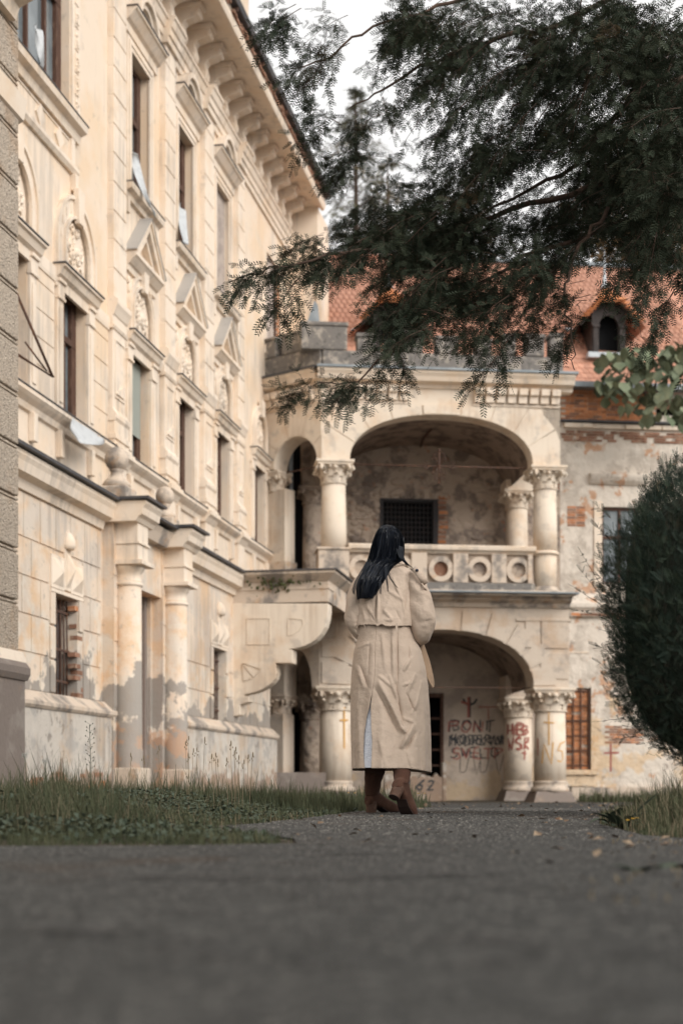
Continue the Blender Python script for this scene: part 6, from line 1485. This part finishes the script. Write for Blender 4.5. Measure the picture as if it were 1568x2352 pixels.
# long shoots on top and at the left flank
N=190; th=rg.random(N)*6.28; ph=rg.uniform(.75,1.5,N); s_=boxy(np.stack([np.cos(ph)*np.cos(th),np.cos(ph)*np.sin(th),np.sin(ph)],-1)); pos=hc+s_*hr*.97; d=np.tile([0,0,1.],(N,1))+rg.normal(0,.14,(N,3)); V,F_,pts=branchlets(pos-d*.05,norm(d),rg.uniform(.05,.16,N),6,np.zeros(N),.38,TH,FH,rg,.8,hang=0); npmesh('upright_shoots',V,F_,'hedge',hed,kind='stuff')
side=[(1402,1398,-.6,.75,.26),(1400,1380,-.5,.8,.30),(1404,1405,-.8,.5,.24),(1405,1420,-.9,.2,.2),(1400,1350,-.5,.5,.12),(1400,1240,-.7,.7,.1),(1402,1190,-.6,.5,.1),(1408,1500,-.8,.35,.1),(1412,1545,-.8,.5,.1),(1432,1650,-1,-.1,.14),(1462,1690,-1,-.15,.10)]
pos=np.array([W3(u,v,7.45) for u,v,*_ in side]); d=norm(np.array([[a,-.1,b] for *_,a,b,l in side])); ln=np.array([l for *_,l in side])
V,F_,pts=branchlets(pos,d,ln,8,ln*.02,.6,TH,FH,rg,.85,hang=0); npmesh('side_sprays',V,F_,'hedge',hed,kind='stuff')
V,F_=ribbons(pts,.003); npmesh('side_twigs',V,F_,'bark',hed,kind='stuff')
rows=[]
for j in range(25):
    ph_=-math.pi/2+math.pi*j/24; row=[]
    for i in range(40):
        p=boxy(np.array([math.cos(ph_)*math.cos(2*math.pi*i/40),math.cos(ph_)*math.sin(2*math.pi*i/40),math.sin(ph_)])); q=hc+p*hr*.84*(1+.03*math.sin(i*1.3)*math.cos(ph_)); q[0]+=min(1,max(0,(.78-q[2])/.6))**1.2*.27*min(1,max(0,(3-q[0])/1.4))+max(0,(q[2]-1.5)/.35)**1.5*.1*min(1,max(0,(3-q[0])/1.4)); row.append(tuple(q))
    rows.append(row)
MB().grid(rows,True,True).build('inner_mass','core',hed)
MB().tube([(2.35,7.55,-.05),(2.33,7.55,.3),(2.3,7.5,.6)],[.06,.05,.05],8).build('stem','bark',hed)
# trees behind the roofs
def conifer(name,x,y,h,r,label,m,n,z0=3,sc_=9,sw=1):
    t=thing(name,(x,y,-.3),label,'tree','trees behind the tiled wing'); MB().tube([(x,y,-.3),(x+.1,y,h*.5),(x,y,h)],[.35,.22,.03],8).build('trunk','bark',t)
    zz=z0+(h-z0)*rg.random(n)**.8; a=rg.random(n)*6.28; rr=r*(1-((zz-z0)/(h-z0))**1.2)*rg.uniform(.55,1.05,n)*(1+.25*np.sin(zz*2.1)); rr=rr if sw==1 else r*(1-((zz-z0)/(h-z0))**8)*rg.uniform(.45,1.05,n)*(.75+.25*np.sin(zz*3.2)); st=np.stack([np.full(n,x),np.full(n,y),zz],1)
    d=norm(np.stack([np.cos(a),np.sin(a),np.full(n,.05)],1)); off=rr*.35; V,F_,pts=branchlets(st+d*off[:,None],d,rr*.65+.2,6,rr*.35,sc_,T,Fq,rg,.6,hang=.6); npmesh('crown',V,F_,m,t,kind='stuff')
    V,F_=ribbons([st]+pts,.035); npmesh('branches',V,F_,'bark',t,kind='stuff')
conifer('spruce_tree',.6,62,30.4,3.3,'tall thin spruce with brownish drooping branches behind the roof of the porch','spruce',560,sc_=5,sw=2)
conifer('spruce_tree',2.1,65,28.6,3.0,'darker spruce just right of the tall thin one, half hidden by yew boughs','spruce',330,sc_=5,sw=2)
def broad(x,y,z,rx,rz,n,label,name='autumn_tree'):
    t=thing(name,(x,y,-.3),label,'tree','trees behind the tiled wing'); MB().tube([(x,y,-.3),(x,y,z)],[.4,.15],8).build('trunk','bark',t)
    a=rg.random((n,3))*2-1; a=a[(a**2).sum(1)<1]; pos=np.array([x,y,z])+a*np.array([rx,rx,rz]); k=len(pos)
    LV=np.array([(0,0,0),(.5,.28,.02),(1,0,-.1),(.5,-.28,.02)]); LF=np.array([(0,1,2,3)]); V,F_=scatter(LV,LF,np.repeat(pos,26,0)+rg.normal(0,.45,(k*26,3)),rg.normal(0,1,(k*26,3)),rg.normal(0,1,(k*26,3)),rg.uniform(.18,.42,k*26)); npmesh('crown',V,F_,'autumn',t,kind='stuff')
broad(13.0,58,22.3,4.0,3.6,420,'brown leaved tree above the roof at the right edge')
broad(16.0,54,20.5,3.6,4.2,300,'second browning tree cut by the right edge')
# large leaved plant rooted in the eaves
fig=thing('paulownia_sapling',(9.2,37.6,9.6),'large leaved green sapling growing from the broken eaves of the tiled wing','plant')
def leafmesh():
    N=14; o=[(0,0)]
    for i in range(N+1):
        a=math.pi*(-.86+1.72*i/N); r_=.5*(1-.32*(1-math.cos(a))*.5)+.045*math.cos(5*a); o.append((.42+r_*math.cos(a)*1.05,r_*math.sin(a)))
    v=[(x,y,-.25*(x-.3)**2+.12*abs(y)) for x,y in o]; v.append((.45,0,.0)); k=len(v)-1
    me=bpy.data.meshes.new('leaf'); me.from_pydata(v,[],[(k,i,(i+1)%k) for i in range(k)]); me.materials.append(M['fig'])
    for p in me.polygons: p.use_smooth=True
    return me
LM=leafmesh(); random.seed(14)
for i in range(290):
    u=1372+ (random.random()**.8)*215; top=812-20*math.sin((u-1372)/60)-(u-1450)*.25*(u>1450); bot=905+min(60,(u-1372)*.6)
    v=top+(bot-top)*random.random(); 
    if random.random()<.2: v=random.uniform(800,860); u=random.uniform(1440,1568)
    y=37.2+random.uniform(-.9,.3); p=W3(u,v,y)
    piece('leaf',LM,fig,Matrix.Translation(p)@Matrix.Rotation(random.uniform(0,6.28),4,'Z')@Matrix.Rotation(R(random.uniform(35,85)),4,'Y')@Matrix.Diagonal((*([random.uniform(.2,.40)]*3),1)))
for i in range(7):
    a=W3(1500,925,37.9); b=W3(random.uniform(1390,1560),random.uniform(810,900),37.2); c_=(a+b)/2+np.array([0,0,.15]); MB().tube([tuple(a),tuple(c_),tuple(b)],[.04,.03,.012],6).build('stem','bark',fig)
# ------------------------------------------------------------ grass, weeds, litter
BT=np.array([(0,-.5,0),(0,.5,0),(.05,-.42,.5),(.05,.42,.5),(.22,-.06,1),(.22,.06,1)]); BF=np.array([(0,1,3,2),(2,3,5,4)])
def blades(xy,h,wd,lean,name,mm='grassm',kind='stuff',label=None,cat=None):
    n=len(xy); a=rg.random(n)*6.283; H=h*rg.uniform(.3,1.2,n)*(.8+.28*np.sin(xy[:,0]*5.1+xy[:,1]*2.3)+.22*np.sin(xy[:,0]*13.7-xy[:,1]*7.1)); L=lean*rg.uniform(.2,1.8,n)
    B=np.tile(BT[None],(n,1,1)); bx=B[:,:,0]*H[:,None]*L[:,None]*3; by=B[:,:,1]*wd; bz=B[:,:,2]*H[:,None]
    ca_,sa=np.cos(a)[:,None],np.sin(a)[:,None]; gz_=np.array([GZ(x,y) for x,y in xy])
    V=np.stack([xy[:,0:1]+bx*ca_-by*sa,xy[:,1:2]+bx*sa+by*ca_,bz+gz_[:,None]],-1).reshape(-1,3)
    F_=(BF[None]+np.arange(n)[:,None,None]*6).reshape(-1,4); return npmesh(name,V,F_,mm,None,kind=kind,label=label,cat=cat)
def region(x0,x1,y0,y1,dens,cond):
    n=int((x1-x0)*(y1-y0)*dens); p=np.stack([rg.uniform(x0,x1,n),rg.uniform(y0,y1,n)],1); m=np.array([cond(x,y) for x,y in p]); return p[m]
left=lambda x,y: x>-8.51+.1886*y+1.05 and x<.9+ .02*y and not in_path(x-.03,y+.06) and abs(x)<(.255*y+.4)
def edgefade(x,y): return not in_path(x+.10*math.sin(y*9+x*5),y+.09*math.sin(x*13)+.06*math.sin(x*31+1)-.05)
p=region(-3,.2,3.8,5.6,2600,lambda x,y:left(x,y) and edgefade(x,y)); h=np.where(p[:,0]>-.75,.035,.05+np.clip(-p[:,0]-.75,0,1)*.05); blades(p,h,.004,.45,'verge_grass_front')
p=region(-3,1,5.0,8.0,3000,lambda x,y:left(x,y) and edgefade(x,y)); d=np.clip((-.3-p[:,0])*1.2,0,1); h=.05+.13*d+.03*np.sin(p[:,0]*4)*d+.03*np.sin(p[:,1]*5+p[:,0]*3)*d; m_=rg.random(len(p))<.12; blades(p[~m_],h[~m_],.004,.5,'verge_grass'); blades(p[m_],h[m_]*1.05,.003,.6,'dry_verge_grass','straw')
p=region(-3.5,1.2,8.0,13,1300,lambda x,y:left(x,y)); d=np.clip((.3-p[:,0])*1.0,.15,1); h=.07+.13*d; blades(p,h*rg.uniform(.6,1.2,len(h)),.006,.36,'verge_grass_middle')
p=region(-4.6,3,13,31,210,lambda x,y:left(x,y) and not in_path(x,y)); blades(p,np.full(len(p),.2),.012,.22,'verge_grass_far')
right=lambda x,y: x>0 and not in_path(x,y) and abs(x)<(.255*y+.5)
p=region(.8,4,3.2,9,2400,lambda x,y:right(x,y) and y>3.9); d=np.clip((p[:,0]-(.255*p[:,1]-.55))*2.2,0,1); h=.03+.17*d*np.clip((p[:,1]-4.2)/1.5,.15,1); m_=rg.random(len(p))<.25; blades(p[~m_],h[~m_],.0038,.6,'right_verge_grass'); blades(p[m_],h[m_],.003,.7,'right_verge_dry_grass','straw')
p=region(2,9,9,33,60,right); blades(p,np.full(len(p),.12),.012,.3,'right_verge_grass_far')
p=np.stack([rg.uniform(6.0,8.2,1500),rg.uniform(33.5,36.8,1500)],1); blades(p,np.full(len(p),.28),.02,.3,'grass_by_the_wing')
p=region(.35,2.2,1.9,4.3,260,lambda x,y:x>.24*y-.22+.06*math.sin(y*7)); blades(p,np.full(len(p),.018),.006,.9,'right_verge_litter','straw')
# clover and small broad leaves through the grass
LV=np.array([(0,0,0),(.5,.4,.08),(1,0,0),(.5,-.4,.08)]); LF=np.array([(0,1,2,3)])
p=region(-2.6,.4,4.2,9,1500,lambda x,y:left(x,y) and edgefade(x,y)); n=len(p); pos=np.column_stack([p,rg.uniform(.02,.15,n)*np.clip((-.1-p[:,0])*1.2,.2,1)*np.where(p[:,1]<5.6,.5,1)]); V,F_=scatter(LV,LF,pos,rg.normal(0,1,(n,3))*[1,1,.4],np.tile([0,0,1.],(n,1))+rg.normal(0,.4,(n,3)),rg.uniform(.010,.024,n)); npmesh('clover_leaves',V,F_,'weed',None,kind='stuff')
random.seed(17)
def stalk(u,vtop,y,i):
    b=W3(u+random.uniform(-8,8),HV,y); x0,zt=b[0],CH+(HV-vtop)/FP*y; x1=W3(u,vtop,y)[0]
    o=MB().tube([(x0,y,0),((x0*.6+x1*.4),y,zt*.5),(x1,y,zt)],[.0022,.0016,.001],5); o.ball((x1+.002,y,zt+.012),(.0035,.0035,.014),6,6)
    for k in range(3): o.ball((x1+random.uniform(-.01,.01),y,zt-.01*k),(.003,.003,.006),5,4)
    tag(o.build('grass_stalk','straw'),'thin dry grass stalk with a brown seed head above the left verge','grass stalk','seed-headed grass stalks on the verge')
for i,(u,v) in enumerate(((426,1712),(433,1700),(444,1728),(452,1726),(470,1702),(432,1740),(486,1742),(495,1738),(530,1712),(538,1735),(541,1725),(548,1744),(570,1742),(580,1738),(365,1722),(500,1752),(520,1750),(560,1755),(300,1738),(330,1745))): stalk(u,v,random.uniform(7.2,8.6),i)
for (u,v,lb) in ((57.5,1735,'left one of two white dandelion clocks at the foot of the cement base'),(104,1748,'right one of two white dandelion clocks in the grass')):
    y=7.5; p=W3(u,v,y); t=thing('dandelion_clock',(p[0],y,0),lb,'dandelion','dandelion clocks'); MB().tube([(p[0]+.02,y,0),(p[0]+.01,y,p[2]*.6),tuple(p)],.0016,5).build('stem','weed',t); sh_=MB().ball(tuple(p),.0035,8,6)
    for q in range(90):
        d=Vector((random.gauss(0,1),random.gauss(0,1),random.gauss(0,1))).normalized(); e_=Vector(p)+d*.016; sh_.tube([tuple(p),tuple(e_)],.00025,3); sh_.ball(tuple(e_),.0012,4,3)
    sh_.build('seed_head','seed',t)
p0=W3(207,1752,7.6); t=thing('shepherds_purse',(p0[0],7.6,0),'spindly weed with tiny side pods in front of the plinth','weed'); w_=MB().tube([(p0[0],7.6,0),(p0[0]+.004,7.6,.3),(p0[0]-.002,7.6,W3(207,1665,7.6)[2])],.0016,5)
for k in range(26): a=k*2.4; z_=.26+k*.0095; w_.tube([(p0[0],7.6,z_),(p0[0]+.022*math.cos(a),7.6+.022*math.sin(a),z_+.012)],.0007,3); w_.ball((p0[0]+.024*math.cos(a),7.6+.024*math.sin(a),z_+.014),(.003,.003,.004),5,4)
w_.build('stem','weed',t)
def weedleaf(c,az,L,w0,lift,curl=.3):
    rows=[]
    for j in range(9):
        t=j/8; r_=L*t; z_=lift*L*t-curl*L*t*t; hw=w0*math.sin(math.pi*min(1,.08+t*.95))**.7*(1+.12*math.sin(j*3.1)); cx,cy=c[0]+r_*math.cos(az),c[1]+r_*math.sin(az)
        rows.append([(cx-math.sin(az)*hw*k,cy+math.cos(az)*hw*k,c[2]+z_+.25*abs(k)*hw) for k in (-1,-.5,0,.5,1)])
    return rows
random.seed(23)
for (u,v,y,n,L,lb) in ((1432,1893,5.6,12,.13,'broad leaved weed with upright grey-green leaves at the right edge of the path'),(1405,1889,5.9,10,.10,'smaller lobed weed just left of the broad leaved one'),(1470,2010,2.85,12,.075,'blurred low weed in the right foreground'),(1545,2000,2.95,12,.085,'blurred low weed cut by the right edge')):
    x=(u-CU)/FP*y; t=thing('broad_leaved_weed',(x,y,0),lb,'weed')
    for k in range(n): a=random.random()*6.28; MB().grid(weedleaf((x,y,.0),a,L*random.uniform(.6,1.1),L*.22,random.uniform(.3,1.0)*(1.4 if y>5 else .55),random.uniform(.2,.9))).build('leaf','weed',t)
for (u,v,y) in ((960,1843,8.8),(975,1845,9.0),(800,1838,9.4),(815,1842,9.2),(1440,1918,5.1),(1462,1905,5.4),(1452,1900,5.3)):
    x=(u-CU)/FP*y; z_=.05 if y<6 else .12; w_=MB()
    for k in range(6): a=k*1.047; w_.ball((x+.0035*math.cos(a),y+.0035*math.sin(a),z_),(.004,.004,.002),6,4)
    t=thing('yellow_flower',(x,y,0),'tiny orange-yellow flower low in the grass','flower','small yellow flowers in the verges'); w_.build('flower_head','petal',t); MB().tube([(x,y,0),(x,y,z_)],.001,4).build('stem','weed',t)
OV=np.array([(1,0,0),(0,1,0),(-1,0,0),(0,-1,0),(0,0,.7),(0,0,-.5)]); OF=np.array([(0,1,4,4),(1,2,4,4),(2,3,4,4),(3,0,4,4),(1,0,5,5),(2,1,5,5),(3,2,5,5),(0,3,5,5)])
TF=[(0,1,4),(1,2,4),(2,3,4),(3,0,4)]
def stones(n,y0,y1,s0,s1,name):
    y=y0*(y1/y0)**rg.random(n); x=rg.uniform(-1,1,n)*(.25*y+.15); m=np.array([in_path(a,b) for a,b in zip(x,y)]); x,y=x[m],y[m]; k=len(x); s=rg.uniform(s0,s1,k)*np.clip(y/5,.6,1.6)
    gz_=np.array([GZ(a,b) for a,b in zip(x,y)])+.006; a=rg.random(k)*6.28; V5=OV[:5]*np.array([1,.8,.6]); ca_,sa=np.cos(a),np.sin(a)
    V=np.stack([x[:,None]+s[:,None]*(V5[:,0]*ca_[:,None]-V5[:,1]*sa[:,None]),y[:,None]+s[:,None]*(V5[:,0]*sa[:,None]+V5[:,1]*ca_[:,None]),gz_[:,None]+s[:,None]*V5[:,2]],-1).reshape(-1,3)
    npmesh(name,V,(np.array(TF)[None]+np.arange(k)[:,None,None]*5).reshape(-1,3),'pebbles',None,kind='stuff')
stones(42000,.75,13,.0016,.0048,'path_grit'); stones(15000,1.6,12,.0028,.0062,'path_gravel')
n=420; y=np.concatenate([rg.uniform(3,9,120),rg.uniform(9,31,300)]); x=np.where(rg.random(n)<.55,rg.uniform(.2,.24,n)*y+rg.normal(0,.12,n)*y*.3,rg.uniform(-.05,.24,n)*y); m=np.array([in_path(a,b) for a,b in zip(x,y)]); x,y=x[m],y[m]; k=len(x)
LVd=np.array([(0,0,0),(.4,.35,.18),(1,0,.05),(.45,-.33,.1)]); pos=np.stack([x,y,np.array([GZ(a,b) for a,b in zip(x,y)])+.012],1); dd=rg.normal(0,1,(k,3)); dd[:,2]*=.12
V,F_=scatter(LVd,LF,pos,dd,np.tile([0,0,1.],(k,1))+rg.normal(0,.25,(k,3)),rg.uniform(.02,.045,k)*np.clip(y/9,1,1.8)); npmesh('fallen_leaves',V,F_,'deadleaf',None,kind='stuff')

# cracks in the asphalt
random.seed(44); ap_=bpy.data.objects['asphalt_path']
for (x0,y0,x1,y1) in ((-.45,2.6,-.1,2.55),(-.1,2.55,.35,2.7),(.1,6.3,1.0,6.1),(-.3,3.4,.25,3.5),(.5,9.6,1.8,9.9),(-.9,1.7,-.2,1.62),(.3,4.6,.9,4.9)):
    L_=[];R2=[]
    for i in range(15):
        t=i/14; x=x0+(x1-x0)*t+random.uniform(-.012,.012); y=y0+(y1-y0)*t+random.uniform(-.02,.02); w_=.004+.010*random.random()*math.sin(math.pi*t)
        L_.append((x,y-w_,GZ(x,y)+.010)); R2.append((x,y+w_*1.6,GZ(x,y)+.010))
    MB().grid([L_,R2],False).build('crack','crack',ap_)
